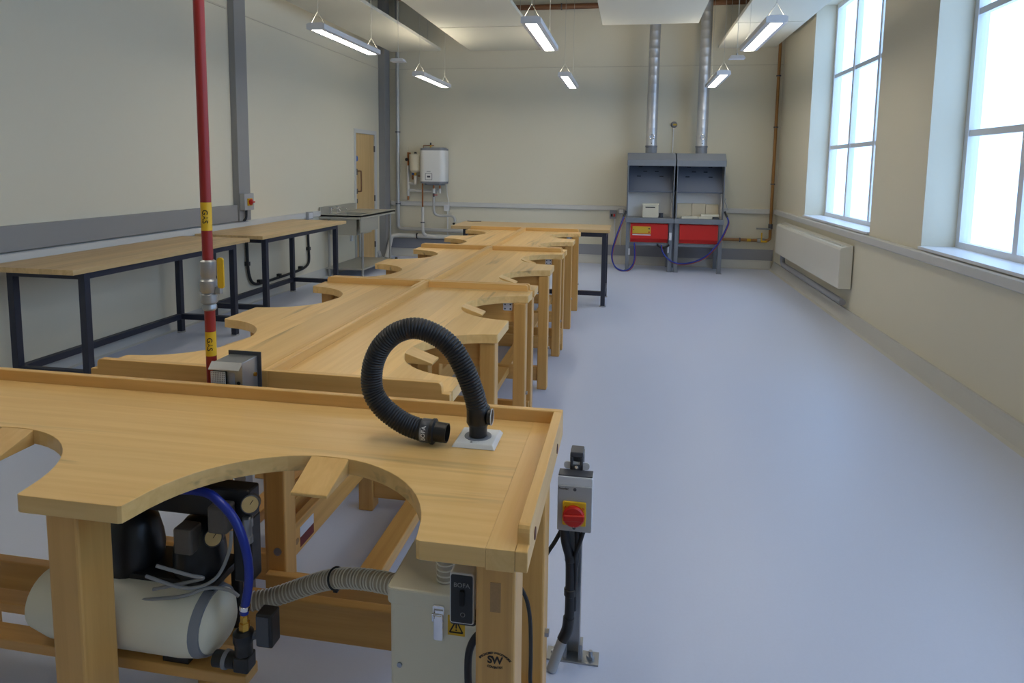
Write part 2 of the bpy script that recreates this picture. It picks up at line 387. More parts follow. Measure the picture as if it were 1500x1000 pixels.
# ------------------------------------------------------------------ acoustic rafts
ZR = 3.47
def raft(x0, x1, y0, y1, label):
    t = thing('acoustic_raft', ((x0 + x1) / 2, (y0 + y1) / 2, ZR), label, 'ceiling raft', 'suspended white acoustic rafts')
    MB().box(x0, x1, y0, y1, ZR, ZR + 0.045).build('panel', M['raft'], t, bevel=0.003)
    for x in (x0 + 0.15, x1 - 0.15):
        for yy in (y0 + 0.25, y1 - 0.25):
            MB().cyl((x, yy, ZR + 0.044), (x, yy, ZC - 0.001), 0.003, n=6).build('hanging_wire', M['wire'], t)
raft(-3.98, -3.12, 7.30, 10.83, 'long white ceiling raft beside the left wall')
raft(-2.64, -1.41, 9.06, 10.88, 'white ceiling raft left of centre, end panel nearest the back wall')
raft(-2.64, -1.41, 7.22, 9.03, 'white ceiling raft left of centre, panel nearer the camera')
raft(-0.43, 0.80, 7.30, 9.12, 'white ceiling raft in front of the two silver ducts')
raft(1.27, 2.12, 9.18, 11.0, 'white ceiling raft near the right wall, panel above the copper pipe')
raft(1.27, 2.12, 7.34, 9.15, 'white ceiling raft near the right wall, panel further from the copper pipe')

# ------------------------------------------------------------------ pendant lamps
ZL = 2.79
def make_lamp(x, y0, label):
    L_ = 1.36
    t = thing('pendant_lamp', (x, y0 + L_ / 2, ZL), label, 'pendant lamp', 'linear pendant lamps under the ceiling rafts')
    b = MB(); hw = 0.085
    for sx in (-1, 1):   # two side cheeks leave the diffuser slot open below
        b.prism([(x + sx * 0.048, ZL), (x + sx * hw, ZL + 0.006), (x + sx * hw, ZL + 0.05), (x + sx * 0.06, ZL + 0.062), (x + sx * 0.048, ZL + 0.062)], 'y', y0, y0 + L_)
    b.box(x - 0.048, x + 0.048, y0, y0 + 0.02, ZL, ZL + 0.062); b.box(x - 0.048, x + 0.048, y0 + L_ - 0.02, y0 + L_, ZL, ZL + 0.062)
    b.box(x - 0.048, x + 0.048, y0 + 0.02, y0 + L_ - 0.02, ZL + 0.03, ZL + 0.04)
    b.build('housing', M['lamp_body'], t)
    MB().box(x - 0.0475, x + 0.0475, y0 + 0.021, y0 + L_ - 0.021, ZL + 0.004, ZL + 0.012).build('diffuser', M['diffuser'], t)
    MB().box(x - 0.0475, x + 0.0475, y0 + 0.021, y0 + L_ - 0.021, ZL + 0.05, ZL + 0.056).build('uplight_strip', M['uplight'], t)
    for yy in (y0 + 0.05, y0 + L_ - 0.05):
        wv = MB()
        wv.tube([(x - 0.07, yy, ZL + 0.055), (x, yy, ZL + 0.17), (x + 0.07, yy, ZL + 0.055)], 0.0035, 6)
        wv.tube([(x, yy, ZL + 0.165), (x, yy, ZC - 0.001)], 0.0025, 6)
        wv.build('hanging_wire', M['wire'], t)
    return t
lamp0 = make_lamp(-2.80, 5.70, 'lit linear pendant lamp nearest the left wall, closest of its row')
LAMPS = [(-0.86, 5.66, 'lit linear pendant lamp above the row of benches, closest of its row'),
         (1.13, 5.86, 'large lit linear pendant lamp in front of the right-hand ceiling raft'),
         (-2.83, 8.72, 'small far lit pendant lamp left of the water heater line, nearest the left wall'),
         (-0.90, 8.93, 'small far lit pendant lamp hanging in the middle of the back wall'),
         (1.12, 8.95, 'small far lit pendant lamp hanging in front of the right duct')]
for x, y0, lb in LAMPS:
    dup(lamp0, (x, y0 + 0.68, ZL), label=lb)
for x in (-2.80, -0.86, 1.13):    # added row out of view, placed to light the near bench
    for y0 in (1.25,):
        dup(lamp0, (x, y0 + 0.68, ZL), label='added linear pendant lamp above the camera, out of view, lighting the nearest bench')

def sensor_fitting(x, y, label):
    z = 2.79
    t = thing('emergency_light', (x, y, z), label, 'emergency light', 'unlit pendant emergency lights')
    b = MB(); b.hexa([(x - .085, y - .06, z), (x + .085, y - .06, z), (x + .085, y + .06, z), (x - .085, y + .06, z)], [(x - .065, y - .05, z + .035), (x + .065, y - .05, z + .035), (x + .065, y + .05, z + .035), (x - .065, y + .05, z + .035)])
    b.build('housing', M['lamp_body'], t, bevel=0.004)
    MB().cyl((x, y, z + 0.03), (x, y, ZC - 0.001), 0.003, n=6).build('hanging_wire', M['wire'], t)
    MB().cyl((x, y, z + 0.034), (x, y, z + 0.06), 0.012, n=10).build('wire_grip', M['wire'], t)
sensor_fitting(-2.69, 7.55, 'small unlit white pendant fitting beside the grey corner column')
sensor_fitting(1.09, 7.70, 'small unlit white pendant fitting between two lamps in front of the right duct')

# ------------------------------------------------------------------ jeweller's benches
HB = 0.874; TS = 0.04
def make_bench(name, L_, D, cc, rr, legx, legs_y, leg_w, label, group=None, aprons=(0, 1, 2), stretchers=(0, 1, 2), foot=True):
    """Two-seat bench, local frame: x along its length, y = 0 at the sitters' edge, rim along the back."""
    t = thing(name, (0, 0, 0), label, 'workbench', group)
    h = L_ / 2; r0 = 0.012
    def arcpts(cx):
        return [(cx - rr * math.cos(PI * k / 28), 0.0 + rr * math.sin(PI * k / 28) * 0.99) for k in range(29)]
    out = [(-h + r0, 0.0)]
    for cx in (-cc, cc):
        a = arcpts(cx)
        out += [(a[0][0] - r0, 0.0), (a[0][0] - r0 * 0.3, r0 * 0.3)] + a[1:-1] + [(a[-1][0] + r0 * 0.3, r0 * 0.3), (a[-1][0] + r0, 0.0)]
    out += [(h - 0.0561, 0.0), (h - 0.0561, D - 0.023), (-h, D - 0.023), (-h, r0)]
    MB().prism(out, 'z', HB - TS, HB).build('benchtop', M['beech_top'], t, bevel=0.0012)
    MB().box(h - 0.056, h, 0.0, D - 0.023, HB - TS - 0.004, HB).build('breadboard_end', M['beech_top_y'], t, bevel=0.0008)
    # rims
    MB().box(-h - 0.025, h + 0.025, D - 0.0225, D, HB - TS - 0.002, HB + 0.036).build('back_rim', M['beech_rim_x'], t, bevel=0.003)
    for s in (-1, 1):
        x0, x1 = (h + 0.0003, h + 0.025) if s > 0 else (-h - 0.025, -h - 0.0003)
        z0, z1 = HB - TS - 0.002, HB + 0.036
        prof = [(0.0, z0), (D - 0.0225, z0), (D - 0.0225, z1), (0.042, z1), (0.035, z1 - 0.0015), (0.030, z1 - 0.006), (0.027, z1 - 0.013), (0.026, HB + 0.001), (0.0, HB)]
        er = MB().prism(prof, 'x', x0, x1).build('end_rim', M['beech_rim_y'], t, bevel=0.002)
        for yy in ((0.10, 0.52) if not group else ()):
            MB().rbox(x1 if s > 0 else x0 - 0.0015, x1 + 0.0015 if s > 0 else x0, yy - 0.011, yy + 0.011, HB - 0.030, HB - 0.004, 0.0105, 'x', 5).build('oval_plug', M['oval_plug'], er)
    # bench pins
    for cx in (-cc, cc):
        ya = rr * 0.985; yt = rr * 0.62; za = HB - 0.001
        MB().hexa([(cx - 0.046, yt, za - 0.046), (cx + 0.046, yt, za - 0.046), (cx + 0.05, ya, HB - TS - 0.003), (cx - 0.05, ya, HB - TS - 0.003)],
                  [(cx - 0.046, yt, za - 0.038), (cx + 0.046, yt, za - 0.038), (cx + 0.05, ya, za), (cx - 0.05, ya, za)]).build('bench_pin', M['pin_wood'], t, bevel=0.002)
    # legs
    lw, ld = leg_w
    for i, x in enumerate(legx):
        for yy in legs_y:
            MB().box(x, x + lw, yy, yy + ld, 0.0, HB - TS - 0.0005).build('leg', M['beech_z'], t, bevel=0.006)
    # aprons, front to back under the top, and low stretchers
    yf, yb = legs_y[0] + ld, legs_y[1]
    for i, x in enumerate(legx):
        if i in aprons: MB().box(x + 0.022, x + 0.052, yf, yb, HB - TS - 0.115, HB - TS - 0.001).build('apron', M['beech_y'], t, bevel=0.002)
        if i in stretchers: MB().box(x + 0.015, x + 0.055, yf, yb, 0.06, 0.165).build('end_stretcher', M['beech_y'], t, bevel=0.004)
    if foot: MB().box(legx[0] + 0.056, legx[1] + 0.014, 0.29, 0.375, 0.10, 0.15).box(legx[1] + 0.056, legx[2] + 0.014, 0.29, 0.375, 0.10, 0.15).build('foot_rail', M['beech_x'], t, bevel=0.004)
    MB().box(legx[0] + lw, legx[1], yb + 0.01, yb + 0.045, 0.20, 0.32).box(legx[1] + lw, legx[2], yb + 0.01, yb + 0.045, 0.20, 0.32).build('back_rail', M['beech_x'], t, bevel=0.004)
    MB().box(legx[0] + lw, legx[1], yb + 0.02, yb + 0.045, HB - TS - 0.10, HB - TS - 0.002).box(legx[1] + lw, legx[2], yb + 0.02, yb + 0.045, HB - TS - 0.10, HB - TS - 0.002).build('back_apron', M['beech_x'], t, bevel=0.002)
    return t

ROWD = 0.654
lx = (-0.922, -0.135, 0.735)
row = make_bench('jewellers_bench', 1.80, ROWD, 0.445, 0.305, lx, (0.012, 0.583), (0.078, 0.070),
                 'beech jeweller\'s bench with two cutouts, right side of the row, first beyond the black hose', 'jewellers benches in the back-to-back row')
# a small white fixing plate on the far apron of the row benches
pl = MB().rbox(0.7545, 0.7565, 0.092, 0.145, HB - TS - 0.048, HB - TS - 0.004, 0.005, 'x').build('fixing_plate', M['label_white'], row)
for dy, dz in ((0.134, -0.013), (0.134, -0.038), (0.103, -0.013), (0.103, -0.038)):
    MB().cyl((0.7547, dy, HB - TS + dz), (0.753, dy, HB - TS + dz), 0.005, n=10).build('screw', M['dark_metal'], pl)
MB().box(-0.952, -0.923, 0.02, 0.645, 0.06, 0.20).build('end_board', M['beech_y'], row, bevel=0.004)
MB().cyl((-0.9225, 0.612, 0.268), (-0.926, 0.612, 0.268), 0.014, n=16).build('bolt_head', M['bolt'], row)
for x in (-0.12, 0.75):
    MB().cyl((x + 0.035, 0.012, 0.30), (x + 0.035, 0.003, 0.30), 0.011, n=10).build('bolt_head', M['bolt'], row)
PERIOD, YC0 = 1.862, 2.93
row.location = (-0.548, YC0, 0); row.rotation_euler = (0, 0, PI / 2)
dup(row, (-0.540, YC0 + PERIOD, 0), PI / 2, 'beech jeweller\'s bench with two cutouts, right side of the row, middle of the three')
dup(row, (-0.535, YC0 + 2 * PERIOD, 0), PI / 2, 'beech jeweller\'s bench with two cutouts, right side of the row, against the far steel table')
dup(row, (-1.858, YC0, 0), -PI / 2, 'beech jeweller\'s bench with cutouts, left side of the row, nearest the red gas pipe')
dup(row, (-1.850, YC0 + PERIOD, 0), -PI / 2, 'beech jeweller\'s bench with cutouts, left side of the row, beside the stainless sink')
dup(row, (-1.845, YC0 + 2 * PERIOD, 0), -PI / 2, 'beech jeweller\'s bench with cutouts, left side of the row, last before the water heater')
# maker's sticker and the plugged hole on the back rail of the first right-hand bench
keep = row.location.copy(); row.location = (0, 0, 0)
rail = [c for c in row.children if c.name.startswith('back_rail')][0]
ys = 0.583 + 0.01 - 0.0008
MB().box(-0.80, -0.695, ys, ys + 0.0008, 0.252, 0.290).build('white_sticker', M['label_white'], rail)
MB().box(-0.80, -0.695, ys, ys + 0.0008, 0.214, 0.252).build('maroon_sticker', M['label_maroon'], rail)
MB().cyl((-0.822, ys, 0.25), (-0.822, ys + 0.001, 0.25), 0.012, n=16).build('plug', M['end_grain'], rail)

row.location = keep
near = make_bench('jewellers_bench', 1.955, 0.672, 0.455, 0.322, (-0.975, -0.09, 0.895), (0.03, 0.518), (0.080, 0.100),
                  'nearest beech jeweller\'s bench, set crosswise, with the black hose standing on it', aprons=(0, 2), stretchers=(0,), foot=False)
# tenon end and maker's brand on the front right leg
fl = [c for c in near.children if c.name.split('.')[0] == 'leg' and min(v.co.x for v in c.data.vertices) > 0.5 and min(v.co.y for v in c.data.vertices) < 0.2][0]
MB().box(0.925, 0.946, 0.0292, 0.0300, 0.724, 0.786).build('tenon', M['end_grain'], fl)
def brand(x, y, d): return Vector((0.936 + x, 0.0301 - d, 0.621 + y))
text_mb('SW', 0.0215, brand, bold=0.0007, spacing=0.9).build('lettering', M['ink'], fl)
text_mb('SPECIALISED WOODWORK', 0.0058, lambda x, y, d: brand(x, y + 0.0155, d), arc=(0.042, 1), bold=0.0003).build('lettering', M['ink'], fl)
text_mb('COVENTRY', 0.0062, lambda x, y, d: brand(x, y - 0.0155, d), arc=(0.06, -1), bold=0.0003).build('lettering', M['ink'], fl)
MB().box(-0.86, 0.292, 0.178, 0.235, 0.336, 0.365).build('shelf_batten', M['beech_x'], near, bevel=0.003)
MB().box(-0.86, 0.20, 0.300, 0.357, 0.336, 0.365).build('shelf_batten', M['beech_x'], near, bevel=0.003)
MB().box(0.900, 0.968, 0.468, 0.5175, 0.05, 0.165).build('stretcher_block', M['beech_x'], near, bevel=0.005)
MB().cyl((0.915, 0.468, 0.14), (0.915, 0.459, 0.14), 0.008, n=10).build('bolt_head', M['bolt'], near)
MB().cyl((0.975, 0.56, 0.30), (0.986, 0.56, 0.30), 0.012, n=6).build('bolt_head', M['bolt'], near)

near.location = (-1.172, 1.182, 0)

# ------------------------------------------------------------------ steel tables
def steel_table(x0, x1, y0, y1, label, mat, along='y', rear='x0'):
    z = 0.90
    t = thing('steel_table', ((x0 + x1) / 2, (y0 + y1) / 2, 0), label, 'table', 'wood-topped steel tables')
    MB().box(x0, x1, y0, y1, z - 0.035, z).build('tabletop', mat, t, bevel=0.003)
    lw = 0.05
    ins = 0.04 if along == 'x' else 0.05
    iy = 0.14 if along == 'y' else 0.035
    xs = (x0 + ins, x1 - ins - lw) if along == 'y' else (x0 + 0.14, x1 - 0.035 - lw)
    ysl = (y0 + iy, y1 - iy - lw)
    for x in xs:
        for yy in ysl:
            lg = MB().box(x, x + lw, yy, yy + lw, 0.012, z - 0.036).build('leg', M['frame_blue'], t, bevel=0.003)
            MB().cyl((x + lw / 2, yy + lw / 2, 0.0), (x + lw / 2, yy + lw / 2, 0.013), 0.036, n=16).build('foot_pad', M['steel_tube'], lg)
    f = MB()
    for x in xs: f.box(x, x + lw, ysl[0] + lw, ysl[1], z - 0.086, z - 0.036)
    for yy in ysl: f.box(xs[0] + lw, xs[1], yy, yy + lw, z - 0.086, z - 0.036)
    f.build('top_frame', M['frame_blue'], t, bevel=0.002)
    lo = MB()
    if along == 'y':
        lo.box(xs[0], xs[0] + lw, ysl[0] + lw, ysl[1], 0.13, 0.18)
        for yy in ysl: lo.box(xs[0] + lw, xs[1], yy, yy + lw, 0.13, 0.18)
    else:
        lo.box(xs[0] + lw, xs[1], ysl[0], ysl[0] + lw, 0.13, 0.18)
        for x in xs: lo.box(x, x + lw, ysl[0] + lw, ysl[1], 0.13, 0.18)
    lo.build('lower_rail', M['frame_blue'], t, bevel=0.002)
    return t
steel_table(-4.23, -3.50, 5.93, 7.88, 'wood-topped table on dark steel legs by the left wall, next to the sink', M['table_top'])
steel_table(-4.23, -3.52, 3.70, 5.74, 'wood-topped table on dark steel legs by the left wall, behind the red gas pipe', M['table_top'])
steel_table(-2.08, -0.215, 7.64, 8.36, 'wood-topped steel table crossing the far end of the bench row', M['table_top_x'], along='x')

# ------------------------------------------------------------------ black extraction hose on the near bench
arm = thing('extraction_hose', (-0.382, 1.675, HB), 'black ribbed extraction hose arching up from a white plate on the nearest bench', 'extraction hose')
cx, cy = -0.379, 1.675
p = MB()
p.hexa([(cx - .058, cy - .06, HB + .0005), (cx + .058, cy - .06, HB + .0005), (cx + .058, cy + .06, HB + .0005), (cx - .058, cy + .06, HB + .0005)],
       [(cx - .05, cy - .052, HB + .012), (cx + .05, cy - .052, HB + .012), (cx + .05, cy + .052, HB + .012), (cx - .05, cy + .052, HB + .012)])
plate = p.build('base_plate', M['white_plastic'], arm, bevel=0.002)
MB().lathe([(0.036, 0), (0.036, 0.0012), (0.030, 0.0016), (0.026, 0.0008)], (cx, cy, HB + .0121)).build('socket_ring', M['heater_grey'], plate, smooth=True)
MB().cyl((cx - 0.008, cy - 0.044, HB + 0.0118), (cx - 0.008, cy - 0.044, HB + 0.0128), 0.003, n=10).build('screw', M['dark_metal'], plate)
MB().lathe([(0.022, 0.0), (0.024, 0.002), (0.024, 0.026), (0.030, 0.036), (0.031, 0.038), (0.031, 0.078), (0.029, 0.083), (0.02, 0.084)], (cx, cy, HB + .0125), n=32).build('cuff', M['black_plastic'], arm, smooth=True)
MB().cyl((cx + 0.028, cy - 0.006, HB + 0.069), (cx + 0.0385, cy - 0.006, HB + 0.069), 0.021, n=24).build('damper_disc', M['black_plastic'], arm)
MB().tube([(cx + 0.0385, cy - 0.006 + 0.021 * math.cos(a), HB + 0.069 + 0.021 * math.sin(a)) for a in [2 * PI * k / 28 for k in range(28)]], 0.0012, 6, closed=True).build('disc_rim', M['print_white'], arm, smooth=True)
HP = [(-0.380, 1.675, 0.955), [-0.39, 1.669, 1.003], [-0.413, 1.665, 1.065], [-0.445, 1.662, 1.121], [-0.487, 1.659, 1.156], [-0.543, 1.656, 1.174], [-0.596, 1.653, 1.160], [-0.637, 1.649, 1.123], [-0.660, 1.646, 1.073], [-0.664, 1.643, 1.022], [-0.653, 1.64, 0.985], [-0.622, 1.637, 0.951], [-0.572, 1.633, 0.922], [-0.53, 1.630, 0.910], [-0.512, 1.629, 0.908]]
cl = catmull(HP, 40)
# resample evenly, then rib
acc = [0.0]
for a, b in zip(cl, cl[1:]): acc.append(acc[-1] + (b - a).length)
NR = 92; n = NR * 4; path = []; rad = []
j = 0
for i in range(n + 1):
    s = acc[-1] * i / n
    while j < len(acc) - 2 and acc[j + 1] < s: j += 1
    tt = (s - acc[j]) / max(acc[j + 1] - acc[j], 1e-9)
    path.append(cl[j].lerp(cl[j + 1], tt)); rad.append((0.0262, 0.0283, 0.0288, 0.0283)[i % 4])
MB().tube(path, rad, 28).build('ribbed_hose', M['black_hose'], arm, smooth=True)
e0 = Vector((-0.522, 1.6295, 0.909)); ed = Vector((1, -0.03, -0.035)).normalized()
cf = MB(); cf.lathe([(0.029, 0), (0.0305, 0.002), (0.0305, 0.030), (0.0335, 0.031), (0.0335, 0.037), (0.030, 0.0385), (0.0262, 0.040), (0.0255, 0.072), (0.0235, 0.072), (0.023, 0.045)], e0, ed, n=36)
cuff = cf.build('nozzle', M['black_plastic'], arm, smooth=True)
MB().lathe([(0.0306, 0.003), (0.0309, 0.0035), (0.0309, 0.027), (0.0306, 0.0275)], e0, ed, n=36).build('band', M['dark_metal'], arm, smooth=True)
ang = 0.08
ea = ed.cross(Vector((0, 0, 1))).normalized(); eb = ea.cross(ed).normalized()
def on_cuff(x, y, d):   # wraps round the cuff: text runs round it, text height along it
    a = x / 0.031 + ang
    return e0 + ed * (0.0155 - y) + (ea * math.cos(a) + eb * math.sin(a)) * (0.03095 + d)
text_mb('BOFA', 0.0155, on_cuff, spacing=1.05, bold=0.0003).build('lettering', M['print_white'], arm)

sm = MB(); sv = []
for k in range(13):
    a = -0.75 + 1.3 * k / 12
    for u in (0.0045, 0.0115 - 0.004 * abs(k - 6) / 6):
        sv.append(e0 + ed * u + (ea * math.cos(a) + eb * math.sin(a)) * 0.0312)
sm.add(sv, [(2 * k, 2 * k + 1, 2 * k + 3, 2 * k + 2) for k in range(12)])
sm.build('silver_mark', M['print_grey'], arm)

# ------------------------------------------------------------------ fume extractor box under the near bench
bx = thing('fume_extractor', (-0.36, 1.53, 0), 'cream metal fume extractor box standing under the nearest bench', 'fume extractor')
X0, X1, Y0, Y1, ZT = -0.522, -0.262, 1.365, 1.630, 0.64
MB().rbox(X0 + 0.006, X1 - 0.006, Y0 + 0.006, Y1 - 0.006, 0.0, ZT - 0.04, 0.012, 'z').build('cabinet', M['cream'], bx, bevel=0.002)
MB().rbox(X0, X1, Y0, Y1, ZT - 0.04, ZT, 0.014, 'z').build('lid', M['cream'], bx, bevel=0.005)
lt = MB().rbox(X0 + 0.114, X0 + 0.136, Y0 - 0.006, Y0 + 0.006, ZT - 0.110, ZT - 0.050, 0.004, 'y').build('toggle_latch', M['chrome'], bx, bevel=0.002)
MB().rbox(X0 + 0.111, X0 + 0.139, Y0 - 0.004, Y0 + 0.005, ZT - 0.050, ZT - 0.026, 0.006, 'y').build('latch_hook', M['chrome'], lt, bevel=0.002)
MB().tube([(X0 + 0.114, Y0 - 0.010, ZT - 0.060), (X0 + 0.114, Y0 - 0.012, ZT - 0.042), (X0 + 0.136, Y0 - 0.012, ZT - 0.042), (X0 + 0.136, Y0 - 0.010, ZT - 0.060)], 0.0025, 8).build('latch_loop', M['chrome'], lt, smooth=True)
ws = MB().box(X0 + 0.145, X0 + 0.185, Y0 + 0.0042, Y0 + 0.0062, ZT - 0.099, ZT - 0.052).build('warning_sticker', M['yellow'], bx)
tri = MB(); tx, tz, yy = X0 + 0.165, ZT - 0.080, Y0 + 0.0036
A = [(tx - 0.015, tz - 0.011), (tx + 0.015, tz - 0.011), (tx, tz + 0.018)]
for (a, b) in ((0, 1), (1, 2), (2, 0)): tri.tube([(A[a][0], yy, A[a][1]), (A[b][0], yy, A[b][1])], 0.0016, 6)
tri.box(tx - 0.0014, tx + 0.0014, yy - 0.0006, yy + 0.0006, tz - 0.001, tz + 0.013); tri.box(tx - 0.0014, tx + 0.0014, yy - 0.0006, yy + 0.0006, tz - 0.007, tz - 0.004)
tri.build('warning_sign', M['ink'], ws)
MB().cyl((X0 + 0.03, Y0 + 0.006, 0.449), (X0 + 0.03, Y0 + 0.002, 0.449), 0.006, n=12).build('screw', M['bolt'], bx)
st = MB(); st.tube([(-0.395, 1.418, ZT), (-0.395, 1.418, ZT + 0.192)], 0.0205, 20)
st.build('outlet_hose', M['clear_hose'], bx, smooth=True)
rb = MB()
for k in range(14): rb.tube([(-0.395 + 0.0215 * math.cos(a), 1.418 + 0.0215 * math.sin(a), ZT + 0.006 + k * 0.0135) for a in [2 * PI * q / 20 for q in range(20)]], 0.0022, 6, closed=True)
rb.build('hose_ribs', M['hose_rib'], bx, smooth=True)

# control switch beside the leg
sw = thing('control_switch', (-0.31, 1.27, 0.66), 'black control switch panel with a grey rim fixed beside the front bench leg', 'switch')
sx0, sx1, sz0, sz1, sy = -0.3405, -0.2885, 0.660, 0.772, 1.250
MB().rbox(sx0, sx1, sy, sy + 0.035, sz0, sz1, 0.006, 'y').build('housing', M['box_white'], sw, bevel=0.003)
MB().rbox(sx0 - 0.003, sx1 + 0.001, sy + 0.012, sy + 0.05, sz0 - 0.012, sz0 + 0.03, 0.006, 'y').build('bracket', M['black_plastic'], sw, bevel=0.003)
MB().rbox(sx0 + 0.003, sx1 - 0.003, sy - 0.0012, sy + 0.001, sz0 + 0.004, sz1 - 0.004, 0.004, 'y').build('face_panel', M['black_plastic'], sw)
MB().rbox(-0.3185, -0.3085, sy - 0.005, sy, sz0 + 0.043, sz0 + 0.075, 0.002, 'y').build('rocker', M['slot'], sw)
text_mb('BOFA', 0.0135, lambda x, y, d: Vector((-0.3145 + x, sy - 0.0012 - d, sz1 - 0.026 + y)), spacing=1.02).build('lettering', M['print_grey'], sw)
MB().tube([(-0.312 + 0.0045 * math.cos(a), sy - 0.0014, sz0 + 0.022 + 0.0045 * math.sin(a)) for a in [2 * PI * q / 20 for q in range(20)]], 0.0007, 5, closed=True).build('dial_mark', M['print_grey'], sw)

# black cable loop by the leg, and the cable further right
for nm, pts, r, lb in (('power_cable', [(-0.318, 1.345, 0.40), (-0.322, 1.34, 0.47), (-0.318, 1.335, 0.535), (-0.300, 1.335, 0.575), (-0.275, 1.338, 0.585), (-0.24, 1.345, 0.57), (-0.215, 1.352, 0.50), (-0.21, 1.355, 0.34), (-0.212, 1.355, 0.15), (-0.215, 1.35, 0.01)], 0.0085, 'thick black cable looping beside the front leg of the nearest bench'),):
    tag(MB().tube(catmull(pts, 10), r, 10).build(nm, M['black_cable'], smooth=True), lb, 'cable')
tag(MB().tube(catmull([(-0.255, 1.6385, 0.50), (-0.235, 1.6385, 0.46), (-0.225, 1.6385, 0.40), (-0.222, 1.6385, 0.30), (-0.222, 1.6385, 0.23), (-0.212, 1.6385, 0.17), (-0.195, 1.6385, 0.10), (-0.185, 1.6385, 0.008)], 10), 0.0055, 8).build('thin_cable', M['black_cable'], smooth=True), 'thin black cable hanging between the two right legs of the nearest bench', 'cable')

# clear ribbed hose running to the left
chz = thing('clear_ribbed_hose', (-0.75, 1.55, 0.335), 'clear ribbed hose sagging from the cream extractor box to the left', 'hose')
CP = catmull([(-0.530, 1.48, 0.565), (-0.57, 1.50, 0.556), (-0.64, 1.53, 0.538), (-0.72, 1.56, 0.512), (-0.79, 1.585, 0.478), (-0.86, 1.60, 0.440), (-0.92, 1.60, 0.412), (-0.97, 1.59, 0.398), (-1.03, 1.575, 0.394), (-1.15, 1.57, 0.394)], 16)
MB().tube(CP, 0.0235, 18).build('hose_wall', M['clear_hose'], chz, smooth=True)
rb = MB(); acc = 0; nxt = 0.005
for a, b in zip(CP, CP[1:]):
    acc += (b - a).length
    if acc >= nxt:
        nxt += 0.0125
        t = (b - a).normalized(); u = t.cross(Vector((0, 0, 1))).normalized(); v = u.cross(t)
        rb.tube([b + (u * math.cos(q) + v * math.sin(q)) * 0.0245 for q in [2 * PI * k / 18 for k in range(18)]], 0.0022, 5, closed=True)
rb.build('hose_ribs', M['hose_rib'], chz, smooth=True)
q = CP[52]; t = (CP[53] - CP[51]).normalized(); u = t.cross(Vector((0, 0, 1))).normalized(); v = u.cross(t)
ct = MB(); ct.tube([q + (u * math.cos(k) + v * math.sin(k)) * 0.0275 for k in [2 * PI * k / 20 for k in range(20)]], 0.003, 6, closed=True); ct.box(q.x - 0.008, q.x + 0.004, q.y - 0.004, q.y + 0.004, q.z - 0.038, q.z - 0.028)
ct.build('cable_tie', M['black_plastic'], chz, smooth=True)

# ------------------------------------------------------------------ air compressor on the shelf
ac = thing('air_compressor', (-1.10, 1.42, 0.335), 'small air compressor with a cream tank, gauges and black pumps on the bench shelf', 'air compressor')
tk = MB(); tk.lathe([(0.01, 0.16), (0.045, 0.152), (0.072, 0.132), (0.086, 0.10), (0.09, 0.06), (0.09, -0.30), (0.075, -0.36), (0.02, -0.38)], (-1.11, 1.412, 0.462), (1, 0, 0), n=32)
tk.build('tank', M['cream'], ac, smooth=True)
MB().lathe([(0.0835, -0.011), (0.0865, -0.011), (0.0805, 0.012), (0.0775, 0.012)], (-0.997, 1.412, 0.462), (1, 0, 0), n=32).build('tank_strap', M['heater_grey'], ac, smooth=True)
for xa in (-1.36, -1.11): MB().box(xa, xa + 0.07, 1.37, 1.50, 0.3655, 0.385).build('tank_foot', M['black_plastic'], ac)
for x, z, r in ((-1.06, 0.60, 0.062), (-1.25, 0.60, 0.07)):
    MB().lathe([(0.01, 0.105), (r * 0.5, 0.10), (r * 0.85, 0.075), (r, 0.03), (r * 1.05, 0.0), (r, -0.03), (r * 0.9, -0.08), (r * 0.6, -0.10)], (x, 1.46, z), n=28).build('pump_dome', M['black_plastic'], ac, smooth=True)
MB().box(-1.35, -0.985, 1.40, 1.53, 0.545, 0.565).box(-1.01, -0.985, 1.51, 1.53, 0.3655, 0.545).build('pump_deck', M['black_plastic'], ac, bevel=0.003)
mf = MB(); mf.box(-1.32, -0.90, 1.43, 1.48, 0.72, 0.80); mf.box(-0.955, -0.905, 1.44, 1.49, 0.55, 0.72)
mf.build('manifold', M['black_plastic'], ac, bevel=0.006)
for xa, za in ((-0.985, 0.705), (-1.08, 0.64)):
    MB().box(xa, xa + 0.05, 1.385, 1.43, za, za + 0.068).build('regulator', M['regulator_grey'], ac, bevel=0.006)
for x, z in ((-0.893, 0.770), (-0.996, 0.672)):
    o = Vector((x, 1.425, z)); dr = Vector((0.45, -1, 0.35)).normalized()
    gb = MB().lathe([(0.018, -0.03), (0.0215, -0.028), (0.0225, 0.006), (0.0205, 0.008), (0.0195, 0.006)], o, dr, n=28).build('gauge', M['dark_metal'], ac, smooth=True)
    MB().lathe([(0.0195, 0.0062), (0.0, 0.0066)], o, dr, n=28).build('gauge_face', M['gauge_face'], gb)
    MB().tube([o + dr * 0.0075, o + dr * 0.0075 + Vector((0.006, 0.004, 0.010))], 0.0008, 5).build('gauge_needle', M['ink'], gb)
    MB().cyl(o - dr * 0.028, (x - 0.03, 1.46, z), 0.009, n=12).build('gauge_stem', M['dark_metal'], gb, smooth=True)
MB().lathe([(0.009, 0.0), (0.012, 0.002), (0.012, 0.018), (0.010, 0.02), (0.010, 0.04), (0.013, 0.044), (0.013, 0.066), (0.008, 0.07)], (-0.905, 1.43, 0.665), n=18).build('air_filter', M['galv'], ac, smooth=True)
